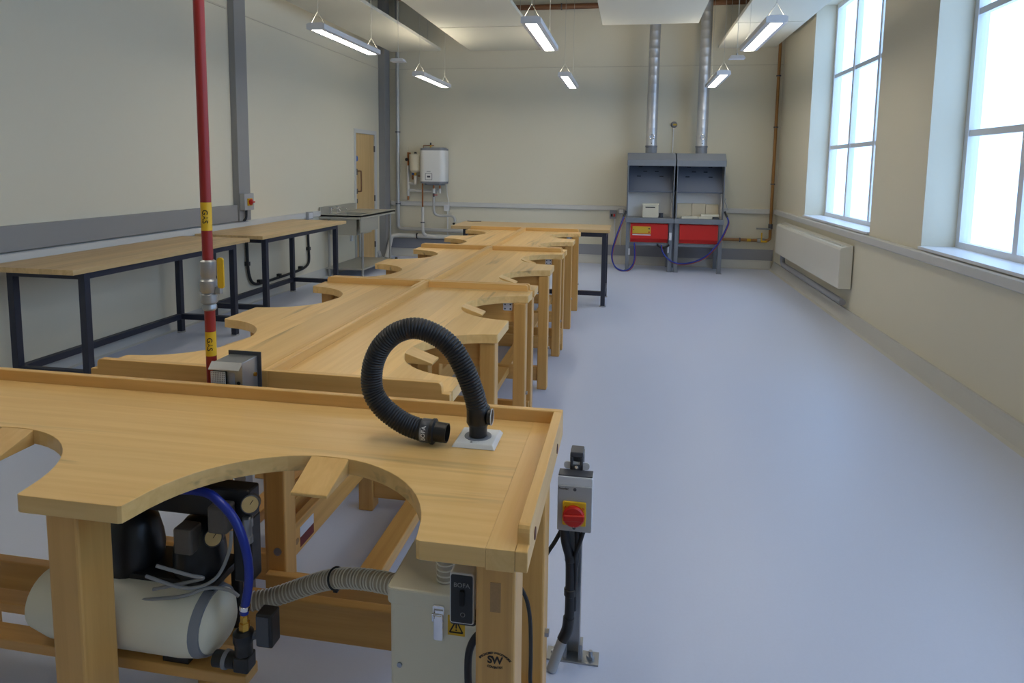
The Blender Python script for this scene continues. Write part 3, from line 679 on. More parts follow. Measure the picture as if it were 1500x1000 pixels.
# outlet valve, brass fitting, pressure switch
MB().lathe([(0.018, 0.0), (0.021, 0.003), (0.021, 0.03), (0.024, 0.035), (0.024, 0.055), (0.015, 0.062)], (-0.878, 1.355, 0.431), n=24).build('valve', M['black_plastic'], ac, smooth=True)
MB().box(-0.897, -0.858, 1.336, 1.375, 0.392, 0.432).build('valve_base', M['black_plastic'], ac, bevel=0.004)
MB().cyl((-0.955, 1.357, 0.406), (-0.897, 1.355, 0.410), 0.019, n=20).build('valve_port', M['black_plastic'], ac, smooth=True)
MB().lathe([(0.0205, -0.005), (0.022, -0.004), (0.022, 0.005), (0.0205, 0.006)], (-0.925, 1.356, 0.408), (1, 0, 0)).build('clip_ring', M['heater_grey'], ac, smooth=True)
MB().lathe([(0.010, 0.0), (0.0125, 0.002), (0.0125, 0.02), (0.0095, 0.022), (0.0095, 0.036), (0.008, 0.04)], (-0.873, 1.353, 0.494), n=6).build('brass_fitting', M['brass'], ac)
ps = MB(); ps.box(-0.846, -0.804, 1.355, 1.395, 0.452, 0.536)
pso = ps.build('pressure_switch', M['black_plastic'], ac, bevel=0.004)
MB().box(-0.844, -0.812, 1.3535, 1.3548, 0.457, 0.530).build('switch_cover', M['dark_metal'], pso, bevel=0.0005)
MB().cyl((-0.862, 1.36, 0.475), (-0.846, 1.37, 0.475), 0.01, n=10).build('switch_neck', M['dark_metal'], pso)
# thin air lines
for pts in ([(-1.13, 1.35, 0.60), (-1.03, 1.36, 0.575), (-0.96, 1.37, 0.60), (-0.93, 1.385, 0.66), (-0.93, 1.40, 0.71)], [(-1.1, 1.35, 0.63), (-1.02, 1.36, 0.61), (-0.99, 1.37, 0.60), (-1.02, 1.375, 0.585), (-1.12, 1.36, 0.56)], [(-1.2, 1.36, 0.52), (-1.05, 1.36, 0.55), (-0.98, 1.37, 0.575), (-0.93, 1.38, 0.57), (-0.91, 1.39, 0.55)]):
    MB().tube(catmull(pts, 8), 0.0042, 8).build('air_line', M['print_grey'], ac, smooth=True)
BH = catmull([(-1.22, 1.405, 0.775), (-1.08, 1.405, 0.797), (-0.99, 1.392, 0.806), (-0.935, 1.372, 0.793), (-0.898, 1.365, 0.762), (-0.874, 1.361, 0.715), (-0.862, 1.359, 0.660), (-0.861, 1.356, 0.610), (-0.869, 1.354, 0.562), (-0.873, 1.353, 0.5355)], 10)
bh = thing('air_hose', (-0.873, 1.353, 0.535), 'bright blue air hose bending down to a brass fitting under the nearest bench', 'air hose')
MB().tube(BH, 0.0105, 14).build('hose_wall', M['blue_hose'], bh, smooth=True)
MB().lathe([(0.0108, -0.006), (0.0125, -0.005), (0.0125, 0.005), (0.0108, 0.006)], BH[-8], (BH[-7] - BH[-9]), n=18).build('hose_clip', M['chrome'], bh, smooth=True)

# ------------------------------------------------------------------ isolator switch on a floor post, right of the near bench
ip = thing('isolator_post', (-0.142, 2.03, 0), 'grey isolator switch box with a red knob on a metal post beside the nearest bench', 'isolator switch')
px, py = -0.138, 2.045
ch = MB()
for sgn in (-1, 1): ch.box(px + sgn * 0.0205 - 0.0015, px + sgn * 0.0205 + 0.0015, py - 0.02, py + 0.021, 0.006, 0.705)
ch.box(px - 0.022, px + 0.022, py + 0.018, py + 0.021, 0.006, 0.705)
ch.build('channel_post', M['galv'], ip)
bp = MB(); bp.box(px - 0.085, px + 0.085, py - 0.03, py + 0.03, 0.0, 0.006); bp.box(px - 0.032, px - 0.0225, py - 0.02, py + 0.02, 0.006, 0.06); bp.box(px + 0.0225, px + 0.032, py - 0.02, py + 0.02, 0.006, 0.06)
bpo = bp.build('base_plate', M['galv'], ip, bevel=0.001)
for s in (-0.058, 0.058):
    MB().cyl((px + s, py, 0.006), (px + s, py, 0.014), 0.013, n=6).cyl((px + s, py, 0.014), (px + s, py, 0.03), 0.006, n=12).build('anchor_bolt', M['bolt'], bpo)
cp = MB(); cp.box(px - 0.020, px + 0.020, py - 0.036, py + 0.02, 0.700, 0.716); cp.box(px - 0.020, px - 0.011, py - 0.036, py - 0.030, 0.655, 0.70); cp.box(px + 0.011, px + 0.020, py - 0.036, py - 0.030, 0.655, 0.70); cp.box(px - 0.020, px + 0.020, py - 0.036, py - 0.030, 0.655, 0.675)
cp.build('post_cap', M['dark_metal'], ip, bevel=0.003)
MB().lathe([(0.0065, 0), (0.0065, 0.006), (0.003, 0.009)], (px, py - 0.036, 0.668), (0, -1, 0.2), n=6).build('cap_bolt', M['chrome'], ip)
bxw = 0.0535; z0, z1 = 0.482, 0.655; yb0, yb1 = py - 0.085, py - 0.03
MB().rbox(px - bxw, px + bxw, yb0 + 0.006, yb1, z0, z1, 0.005, 'y').build('box_back', M['box_white'], ip, bevel=0.002)
MB().rbox(px - bxw + 0.001, px + bxw - 0.001, yb0, yb0 + 0.0062, z0 + 0.001, z1 - 0.026, 0.004, 'y').build('box_cover', M['box_grey'], ip, bevel=0.0015)
MB().box(px - bxw + 0.001, px + bxw - 0.001, yb0 + 0.01, yb1 - 0.002, z1, z1 + 0.004).build('box_top', M['dark_metal'], ip, bevel=0.001)
MB().rbox(px - 0.040, px + 0.040, py - 0.03, py - 0.025, z1 + 0.004, z1 + 0.027, 0.009, 'y').build('lug_plate', M['box_white'], ip)
for z in (z0 + 0.013, z1 - 0.036):
    MB().cyl((px, yb0, z), (px, yb0 - 0.0015, z), 0.0052, n=14).build('cover_screw', M['dark_metal'], ip)
ky = MB().rbox(px - 0.036, px + 0.036, yb0 - 0.009, yb0 - 0.0003, z0 + 0.024, z0 + 0.1, 0.004, 'y').build('yellow_plate', M['yellow'], ip, bevel=0.002)
kz = z0 + 0.0585
kn = MB().lathe([(0.0325, 0), (0.0335, 0.003), (0.0335, 0.011), (0.029, 0.0155), (0.01, 0.0165)], (px - 0.001, yb0 - 0.0092, kz), (0, -1, 0), n=36).build('knob', M['red'], ip, smooth=True)
MB().hexa([(px - 0.032, yb0 - 0.0315, kz - 0.011), (px + 0.031, yb0 - 0.0315, kz - 0.007), (px + 0.031, yb0 - 0.0245, kz - 0.009), (px - 0.032, yb0 - 0.0245, kz - 0.013)], [(px - 0.031, yb0 - 0.0315, kz + 0.007), (px + 0.032, yb0 - 0.0315, kz + 0.011), (px + 0.032, yb0 - 0.0245, kz + 0.013), (px - 0.031, yb0 - 0.0245, kz + 0.009)]).build('knob_grip', M['red'], kn, bevel=0.003)
MB().prism([(px - 0.004, kz - 0.026), (px + 0.004, kz - 0.026), (px, kz - 0.031)], 'y', yb0 - 0.0247, yb0 - 0.0235).build('knob_pointer', M['label_white'], kn)
for s in (-1, 1):
    MB().tube([(px + s * 0.026, yb0 - 0.0093, z0 + 0.086), (px + s * 0.030, yb0 - 0.0093, z0 + 0.079)], 0.0014, 6).build('off_mark', M['red'], ky)
text_mb('Newlec', 0.010, lambda x, y, d: Vector((px - 0.034 + x, yb0 - d, z1 - 0.036 + y))).build('lettering', M['ink'], ip)
# conduit and cables below the box
cb = MB()
cb.tube(catmull([(px - 0.032, yb1 - 0.03, z0), (px - 0.026, yb1 - 0.03, z0 - 0.05), (px - 0.014, yb1 - 0.025, z0 - 0.10), (px - 0.010, yb1 - 0.022, 0.33), (px - 0.010, yb1 - 0.022, 0.2), (px - 0.012, yb1 - 0.022, 0.17)], 8), 0.0155, 14)
cb.build('cable_bundle', M['black_cable'], ip, smooth=True)
cb = MB(); cb.tube(catmull([(px + 0.03, yb1 - 0.03, z0), (px + 0.018, yb1 - 0.032, z0 - 0.045), (px + 0.006, yb1 - 0.034, z0 - 0.085), (px + 0.006, yb1 - 0.026, z0 - 0.14), (px + 0.004, yb1 - 0.02, 0.2)], 8), 0.007, 10)
cb.tube(catmull([(px + 0.008, yb1 - 0.03, z0), (px + 0.010, yb1 - 0.026, z0 - 0.06), (px + 0.006, yb1 - 0.024, z0 - 0.13)], 8), 0.009, 10)
cb.build('cable', M['black_cable'], ip, smooth=True)
for z in (0.378, 0.262): MB().lathe([(0.0165, -0.012), (0.019, -0.010), (0.019, 0.010), (0.0165, 0.012)], (px - 0.010, yb1 - 0.022, z), n=20).build('cable_clip', M['black_plastic'], ip, smooth=True)
el = MB(); el.tube(catmull([(px - 0.012, yb1 - 0.022, 0.175), (px - 0.016, yb1 - 0.024, 0.135), (px - 0.030, yb1 - 0.030, 0.10)], 6), [0.018] * 13, 16); el.build('conduit_elbow', M['black_plastic'], ip, smooth=True)
MB().tube([(px - 0.028, yb1 - 0.029, 0.105), (px - 0.062, yb1 - 0.045, 0.004)], 0.0165, 16).build('conduit', M['box_grey'], ip, smooth=True)
tag(MB().tube(catmull([(-0.180, 2.005, 0.46), (-0.20, 2.0, 0.42), (-0.235, 1.985, 0.36), (-0.30, 1.93, 0.22), (-0.34, 1.90, 0.008)], 8), 0.007, 8).build('earth_cable', M['black_cable'], smooth=True), 'black cable slanting behind the bench leg from the isolator switch box', 'cable')

# ------------------------------------------------------------------ gas pipe and vent box behind the near bench
gp = thing('gas_pipe', (-1.335, 1.925, 0), 'vertical red gas pipe with yellow bands and a yellow lever valve', 'gas pipe')
gx, gy = -1.333, 1.93
def seg(z0, z1, mat, nm='pipe_section', r=0.0165): return MB().cyl((gx, gy, z0), (gx, gy, z1), r, n=20).build(nm, mat, gp, smooth=True)
seg(0.0, 1.135, M['gas_red']); seg(1.285, ZC - 0.001, M['gas_red'])
def gas_band(z0, z1):
    b = MB().lathe([(0.0165, z0), (0.0169, z0), (0.0169, z1), (0.0165, z1)], (gx, gy, 0), n=24).build('yellow_band', M['yellow'], gp, smooth=True)
    zc = (z0 + z1) / 2
    def wrap(x, y, d):
        a = -1.25 + y / 0.017
        return Vector((gx + math.cos(a) * (0.01695 + d), gy + math.sin(a) * (0.01695 + d), zc - x))
    text_mb('GAS', 0.024, wrap, bold=0.0003).build('lettering', M['ink'], b)
gas_band(0.975, 1.055); gas_band(1.385, 1.475)
vv = MB()
vv.lathe([(0.018, 1.125), (0.0225, 1.13), (0.0225, 1.142), (0.0195, 1.146), (0.026, 1.152), (0.026, 1.178), (0.022, 1.182), (0.028, 1.19), (0.028, 1.222), (0.022, 1.228), (0.022, 1.235), (0.024, 1.238), (0.024, 1.285), (0.018, 1.29)], (gx, gy, 0), n=24)
vv.build('valve_body', M['galv'], gp, smooth=True)
vh = MB(); vh.box(gx + 0.026, gx + 0.045, gy - 0.008, gy + 0.008, 1.18, 1.205)
vh.build('valve_stem', M['galv'], gp, bevel=0.003)
MB().rbox(gx + 0.038, gx + 0.062, gy - 0.012, gy - 0.006, 1.20, 1.30, 0.009, 'y').build('lever', M['yellow'], gp, bevel=0.002)

vb = thing('vent_box', (-1.22, 1.925, 0), 'galvanised metal vent box with a mesh grille behind the nearest bench', 'vent box')
vx0, vx1, vy0, vy1, vz0, vz1 = -1.290, -1.192, 1.880, 1.968, 0.860, 0.972
b = MB(); b.box(vx0, vx1, vy0, vy1, vz0, vz1); b.build('housing', M['galv'], vb, bevel=0.002)
MB().box(vx0 - 0.006, vx1 + 0.012, vy1, vy1 + 0.004, vz0 - 0.008, vz1 + 0.012).build('back_plate', M['dark_metal'], vb)
hdm = MB(); hdm.prism([(vy0, vz1), (vy0 - 0.02, vz1 - 0.020), (vy0 - 0.02, vz1 - 0.023), (vy0, vz1 - 0.006)], 'x', vx0 - 0.008, vx1)
hdm.build('drip_lip', M['galv'], vb)
MB().cyl((vx1 - 0.014, vy0 + 0.001, vz0 + 0.045), (vx1 - 0.014, vy0 - 0.001, vz0 + 0.045), 0.006, n=14).build('hole', M['slot'], vb)
MB().box(vx0 + 0.054, vx0 + 0.070, vy0 - 0.003, vy0 - 0.0004, vz0, vz1 - 0.035).build('side_panel', M['skirt_grey'], vb)
gr = MB(); gx0, gx1, gz0, gz1, gyy = vx0 - 0.004, vx0 + 0.044, vz0 + 0.006, vz1 - 0.03, vy0 - 0.012
for k in range(9): xx = gx0 + (gx1 - gx0) * k / 8; gr.box(xx - 0.0012, xx + 0.0012, gyy, gyy + 0.002, gz0, gz1)
for k in range(12): zz = gz0 + (gz1 - gz0) * k / 11; gr.box(gx0, gx1, gyy - 0.001, gyy + 0.001, zz - 0.0012, zz + 0.0012)
gr.box(gx0, gx1, vy0 - 0.0014, vy0 - 0.0004, gz0, gz1, 1)
gr.build('mesh_grille', [M['print_white'], M['slot']], vb)
MB().cyl((vx1, vy1 - 0.02, vz0 + 0.055), (vx1 + 0.006, vy1 - 0.02, vz0 + 0.055), 0.007, n=6).build('brass_screw', M['brass'], vb)
MB().box(-1.245, -1.205, 1.90, 1.94, 0.0, vz0).build('support_post', M['galv'], vb)

# ------------------------------------------------------------------ left wall fittings
ib = thing('wall_isolator', (XL + 0.1, 6.80, 1.18), 'small grey isolator box with a yellow and red switch on the left wall', 'isolator switch')
MB().rbox(XL + 0.077, XL + 0.135, 6.715, 6.90, 1.085, 1.27, 0.008, 'x').build('housing', M['box_grey'], ib, bevel=0.004)
yk = MB().rbox(XL + 0.1355, XL + 0.150, 6.765, 6.845, 1.135, 1.215, 0.006, 'x').build('yellow_plate', M['yellow'], ib)
MB().lathe([(0.033, 0), (0.033, 0.014), (0.02, 0.018), (0.012, 0.019)], (XL + 0.1502, 6.805, 1.175), (1, 0, 0)).build('knob', M['red'], ib, smooth=True)
MB().box(XL + 0.168, XL + 0.190, 6.775, 6.835, 1.167, 1.183).build('knob_grip', M['red'], ib, bevel=0.003)
MB().tube(catmull([(XL + 0.10, 6.80, 1.085), (XL + 0.10, 6.79, 1.0), (XL + 0.085, 6.77, 0.965)], 6), 0.013, 10).build('tail_cable', M['black_cable'], ib, smooth=True)

wc = thing('wall_conduit', (XL + 0.03, 7.6, 0.2), 'black cable looped along the left wall under the wood-topped table', 'cable')
xw = XL + 0.028
WCP = [(xw, 6.885, 0.86), (xw, 6.90, 0.70), (xw, 6.91, 0.45), (xw, 6.935, 0.32), (xw, 6.985, 0.24), (xw, 7.08, 0.20), (xw, 7.23, 0.193), (xw, 7.5, 0.195), (xw, 7.74, 0.198), (xw, 8.05, 0.205), (xw, 8.25, 0.22), (xw, 8.36, 0.26), (xw, 8.39, 0.33), (xw, 8.385, 0.42), (xw, 8.375, 0.6), (xw, 8.375, 0.86)]
MB().tube(catmull(WCP, 8), 0.017, 10).build('cable', M['black_cable'], wc, smooth=True)
for yy, z in ((6.91, 0.45), (7.15, 0.205), (7.6, 0.205), (8.15, 0.22), (8.385, 0.45)):
    MB().box(XL + 0.002, xw + 0.02, yy - 0.022, yy + 0.022, z - 0.01, z + 0.035).build('clip', M['black_plastic'], wc)
so = thing('socket_box', (XL + 0.06, 8.35, 0.90), 'small grey socket box on the left wall trunking above the black cable', 'socket')
MB().rbox(XL + 0.047, XL + 0.085, 8.28, 8.42, 0.865, 0.965, 0.006, 'x').build('box', M['box_grey'], so, bevel=0.003)
MB().rbox(XL + 0.0852, XL + 0.09, 8.30, 8.40, 0.88, 0.95, 0.004, 'x').build('face', M['box_white'], so)

# sink unit
sk = thing('sink_unit', (-3.97, 9.42, 0), 'stainless steel sink unit on tube legs in front of the wooden door', 'sink')
sx0, sx1, sy0, sy1, sz = XL + 0.015, -3.665, 8.74, 10.12, 0.90
bx0, bx1, by0, by1 = -4.16, -3.76, 8.82, 9.36
tp = MB()
tp.box(sx0, sx1, sy0, by0, sz - 0.028, sz); tp.box(sx0, sx1, by1, sy1, sz - 0.028, sz); tp.box(sx0, bx0, by0, by1, sz - 0.028, sz); tp.box(bx1, sx1, by0, by1, sz - 0.028, sz)
tp.box(sx1 - 0.008, sx1, sy0, sy1, sz - 0.055, sz + 0.004); tp.box(sx0, sx1, sy0, sy0 + 0.008, sz - 0.055, sz + 0.004); tp.box(sx0, sx1, sy1 - 0.008, sy1, sz - 0.055, sz + 0.004)
tp.build('worktop', M['steel'], sk, bevel=0.003)
MB().box(sx0, sx0 + 0.02, sy0, sy1 - 0.15, sz, sz + 0.105).build('upstand', M['steel'], sk, bevel=0.002)
bw = MB(); zt, zb, g = sz - 0.002, 0.62, 0.006
bw.box(bx0, bx1, by0, by0 + g, zb, zt); bw.box(bx0, bx1, by1 - g, by1, zb, zt); bw.box(bx0, bx0 + g, by0, by1, zb, zt); bw.box(bx1 - g, bx1, by0, by1, zb, zt); bw.box(bx0, bx1, by0, by1, zb - g, zb)
bw.build('basin', M['steel'], sk)
MB().box(sx1 - 0.03, sx1 - 0.012, sy0 + 0.02, by1 + 0.05, 0.66, sz - 0.056).build('front_apron', M['steel'], sk)
MB().cyl((-3.96, 9.09, zb - 0.006), (-3.96, 9.09, 0.50), 0.022, n=14).build('waste_pipe', M['white_plastic'], sk, smooth=True)
for x in (sx0 + 0.06, sx1 - 0.055):
    for yy in (sy0 + 0.17, sy1 - 0.1):
        MB().cyl((x, yy, 0), (x, yy, sz - 0.0285), 0.019, n=14).build('leg', M['steel_tube'], sk, smooth=True)
MB().box(sx0 + 0.03, sx1 - 0.03, sy0 + 0.13, sy1 - 0.06, 0.11, 0.135).build('undershelf', M['steel'], sk, bevel=0.002)
for yy in (8.97, 9.2):
    tpb = MB()
    tpb.lathe([(0.022, 0), (0.022, 0.008), (0.014, 0.012), (0.014, 0.06), (0.018, 0.065), (0.018, 0.085), (0.005, 0.09)], (-4.22, yy, sz), n=16)
    tpb.tube(catmull([(-4.22, yy, sz + 0.055), (-4.16, yy, sz + 0.075), (-4.10, yy, sz + 0.07), (-4.075, yy, sz + 0.045)], 6), 0.010, 10)
    tpb.box(-4.25, -4.19, yy - 0.006, yy + 0.006, sz + 0.088, sz + 0.098)
    tpb.build('tap', M['chrome'], sk, smooth=True)

tag(MB().lathe([(0.022, 0.0), (0.022, 0.02), (0.016, 0.032), (0.004, 0.034)], (-3.92, 10.86, 0.001), n=18).build('door_stop', M['black_plastic'], smooth=True), 'small black door stop on the floor near the wooden door', 'door stop')
tag(MB().tube(catmull([(-2.04, 8.30, 0.9045), (-1.98, 8.27, 0.9045), (-1.93, 8.29, 0.9045), (-1.86, 8.31, 0.9045)], 6), 0.004, 8).build('loose_lead', M['black_cable'], smooth=True), 'short black lead lying on the corner of the far steel table', 'cable')

# ------------------------------------------------------------------ back wall pipework and water heater
def pipe(name, pts, r, mat, label, cat='pipe', clips=(), corner=0.03, cm='dark_metal', extra=None):
    t = thing(name, pts[0], label, cat)
    P = [Vector(p) for p in pts]; path = [P[0]]
    for a, b, c in zip(P, P[1:], P[2:]):
        d1 = (a - b).normalized(); d2 = (c - b).normalized(); k = corner
        for q in range(7):
            s = q / 6; path.append((b + d1 * k) * (1 - s) ** 2 + 2 * b * s * (1 - s) + (b + d2 * k) * s * s)
    path.append(P[-1])
    MB().tube(path, r, 14).build('pipe_run', mat, t, smooth=True)
    for c, ax in clips:
        c = Vector(c); ax = Vector(ax)
        MB().lathe([(r, -0.009), (r + 0.012, -0.009), (r + 0.012, 0.009), (r, 0.009)], c, ax, n=16).build('clip', M[cm], t)
    return t
yp = YB - 0.06
pipe('soil_pipe', [(-4.03, yp - 0.02, ZC - 0.002), (-4.03, yp - 0.02, 0.49), (-2.2, yp - 0.02, 0.465)], 0.032, M['pipe_lagging'], 'silver lagged pipe running down beside the grey corner column and along behind the far table', clips=[((-4.03, yp - 0.02, 2.18), (0, 0, 1)), ((-4.03, yp - 0.02, 0.93), (0, 0, 1))], corner=0.07)
pipe('waste_pipe', [(XL + 0.165, 10.96, 0.0), (XL + 0.175, 11.19, 0.36), (-4.0, yp - 0.045, 0.375), (-2.1, yp - 0.045, 0.355)], 0.038, M['pipe_white'], 'fat white waste pipe low on the back wall above the grey skirting', clips=[((-3.67, yp - 0.045, 0.372), (1, 0, 0))], corner=0.05, cm='black_plastic')
ht = thing('water_heater', (-3.323, 11.12, 1.6), 'white box-shaped wall-mounted water heater with grey ends and a small display', 'water heater')
hx0, hx1, hy0, hy1 = -3.563, -3.108, 11.0, YB - 0.012
out = rrect(hx0, hx1, hy0, hy1 + 0.0, 0.10, 8)
MB().prism(out, 'z', 1.335, 1.862).build('casing', M['heater_white'], ht, smooth=True)
MB().prism(rrect(hx0 + 0.004, hx1 - 0.004, hy0 + 0.004, hy1, 0.10, 8), 'z', 1.862, 1.895).prism(rrect(hx0 + 0.04, hx1 - 0.04, hy0 + 0.04, hy1, 0.08, 8), 'z', 1.895, 1.912).build('top_cap', M['heater_grey'], ht, smooth=True)
MB().prism(rrect(hx0 + 0.004, hx1 - 0.004, hy0 + 0.004, hy1, 0.10, 8), 'z', 1.300, 1.335).prism(rrect(hx0 + 0.07, hx1 - 0.07, hy0 + 0.07, hy1, 0.06, 8), 'z', 1.270, 1.300).build('bottom_cap', M['heater_grey'], ht, smooth=True)
dp = MB().rbox(-3.448, -3.323, hy0 - 0.004, hy0 + 0.001, 1.36, 1.475, 0.012, 'y').build('display_frame', M['heater_grey'], ht)
MB().rbox(-3.438, -3.333, hy0 - 0.0055, hy0 - 0.0035, 1.37, 1.465, 0.009, 'y').build('display_panel', M['heater_white'], dp)
MB().box(-3.413, -3.358, hy0 - 0.0068, hy0 - 0.005, 1.403, 1.432).build('screen', M['frame_blue'], dp)
MB().box(-3.423, -3.353, hy0 - 0.001, hy0 + 0.001, 1.495, 1.512).build('badge', M['box_grey'], ht)
MB().cyl((-3.393, 11.14, 1.91), (-3.393, 11.14, 1.955), 0.016, n=12).build('top_valve', M['brass'], ht, smooth=True)
MB().cyl((-3.393, 11.14, 1.955), (-3.393, 11.14, 1.995), 0.013, n=12).build('valve_cap', M['black_plastic'], ht, smooth=True)
MB().tube([(-3.523, 11.14, 1.91), (-3.523, 11.14, 1.945), (-3.333, 11.14, 1.945)], 0.009, 10).build('top_pipe', M['copper'], ht, smooth=True)
ev = thing('expansion_vessel', (-3.70, 11.2, 1.65), 'small cream expansion vessel on the wall left of the water heater', 'expansion vessel')
MB().lathe([(0.02, -0.175), (0.06, -0.165), (0.095, -0.135), (0.10, -0.10), (0.10, 0.11), (0.09, 0.135), (0.05, 0.15), (0.01, 0.152)], (-3.68, 11.18, 1.655), n=28).build('vessel', M['vessel'], ev, smooth=True)
MB().cyl((-3.68, 11.18, 1.806), (-3.68, 11.18, 1.835), 0.03, 0.02, n=16).build('cap', M['black_plastic'], ev, smooth=True)
MB().cyl((-3.68, 11.18, 1.48), (-3.68, 11.18, 1.43), 0.02, n=12).build('brass_union', M['brass'], ev, smooth=True)
MB().cyl((-3.68, 11.18, 1.43), (-3.68, 11.18, 1.28), 0.028, n=14).build('lower_sleeve', M['pipe_white'], ev, smooth=True)
bd = MB().box(-3.96, -3.86, YB - 0.03, YB - 0.002, 1.0, 1.93).build('pipe_board', M['wall'])
tag(bd, 'narrow painted board fixed to the wall behind the vessel pipes', 'board')
cpn = thing('copper_pipework', (-3.835, 11.26, 1.4), 'copper and white pipework with valves joining the vessel and water heater', 'pipework')
MB().tube([(-3.835, 11.25, 1.83), (-3.835, 11.25, 1.60)], 0.017, 12).tube([(-3.835, 11.25, 1.815), (-3.79, 11.25, 1.815)], 0.013, 10).build('copper_pipe', M['copper'], cpn, smooth=True)
MB().tube([(-3.835, 11.25, 1.0), (-3.835, 11.25, 1.07)], 0.018, 12).build('pipe_end', M['copper'], cpn, smooth=True)
MB().tube([(-3.835, 11.25, 1.60), (-3.835, 11.25, 1.07)], 0.025, 12).tube([(-3.835, 11.25, 1.30), (-3.70, 11.25, 1.28)], 0.022, 12).tube([(-3.835, 11.25, 1.17), (-3.31, 11.25, 1.16)], 0.025, 12).build('white_pipe', M['pipe_white'], cpn, smooth=True)
MB().lathe([(0.028, -0.02), (0.03, 0), (0.02, 0.012)], (-3.85, 11.21, 1.705), (0, -1, 0), n=16).build('stop_tap', M['black_plastic'], cpn, smooth=True)
MB().tube([(-3.74, 11.22, 1.36), (-3.74, 11.22, 1.44)], 0.014, 10).tube([(-3.74, 11.22, 1.40), (-3.713, 11.2, 1.40)], 0.011, 10).tube([(-3.645, 11.2, 1.42), (-3.57, 11.2, 1.42)], 0.009, 10).build('safety_valve', M['copper'], cpn, smooth=True)
MB().cyl((-3.74, 11.22, 1.44), (-3.74, 11.22, 1.475), 0.018, n=12).build('valve_knob', M['blue_sign'], cpn, smooth=True)
hp = thing('heater_pipework', (-3.35, 11.2, 1.0), 'white and copper pipes dropping from the underside of the water heater', 'pipework')
MB().tube([(-3.545, 11.16, 1.2995), (-3.545, 11.16, 0.89)], 0.014, 12).build('copper_tail', M['copper'], hp, smooth=True)
for x in (-3.345, -3.235): MB().tube([(x, 11.16, 1.2695), (x, 11.16, 1.21)], 0.016, 10).build('copper_tail', M['copper'], hp, smooth=True)
MB().tube(catmull([(-3.545, 11.16, 0.89), (-3.545, 11.16, 0.70), (-3.542, 11.16, 0.50), (-3.525, 11.17, 0.42), (-3.50, 11.2, 0.40)], 6), 0.026, 12).build('drain_pipe', M['pipe_white'], hp, smooth=True)
MB().lathe([(0.027, -0.008), (0.038, -0.008), (0.038, 0.008), (0.027, 0.008)], (-3.544, 11.16, 0.62), n=16).build('clip', M['dark_metal'], hp)
for x, r in ((-3.345, 0.03), (-3.24, 0.026)): MB().cyl((x, 11.16, 1.212), (x, 11.16, 1.13), r, n=14).build('sleeve', M['pipe_white'], hp, smooth=True)
MB().tube(catmull([(-3.345, 11.16, 1.07), (-3.345, 11.16, 0.90), (-3.335, 11.17, 0.79), (-3.28, 11.2, 0.745), (-3.16, 11.22, 0.74), (-3.03, 11.22, 0.735), (-2.99, 11.22, 0.70), (-2.98, 11.21, 0.64)], 8), 0.022, 12).build('supply_pipe', M['pipe_lagging'], hp, smooth=True)
MB().box(-3.335, -3.27, 11.12, 11.14, 1.095, 1.108).build('red_lever', M['red'], hp)
MB().cyl((-3.345, 11.16, 1.13), (-3.345, 11.16, 1.07), 0.018, n=12).build('lever_valve', M['dark_metal'], hp)
MB().lathe([(0.018, -0.02), (0.022, 0), (0.012, 0.02)], (-2.99, 11.18, 0.61), (-1, 0, 0), n=12).build('end_tap', M['black_plastic'], hp)
fs = thing('fused_spur', (-3.15, 11.3, 0.87), 'white fused spur box with a cable under the water heater', 'socket')
MB().rbox(-3.19, -3.10, YB - 0.10, YB - 0.047, 0.82, 0.925, 0.006, 'y').build('box', M['box_white'], fs, bevel=0.003)
MB().tube(catmull([(-3.12, YB - 0.07, 0.925), (-3.115, YB - 0.06, 0.99), (-3.14, YB - 0.05, 1.1), (-3.15, YB - 0.06, 1.28)], 8), 0.006, 8).tube([(-3.14, YB - 0.028, 0.885), (-3.14, YB - 0.028, 0.32)], 0.012, 8).build('cable', M['white_plastic'], fs, smooth=True)

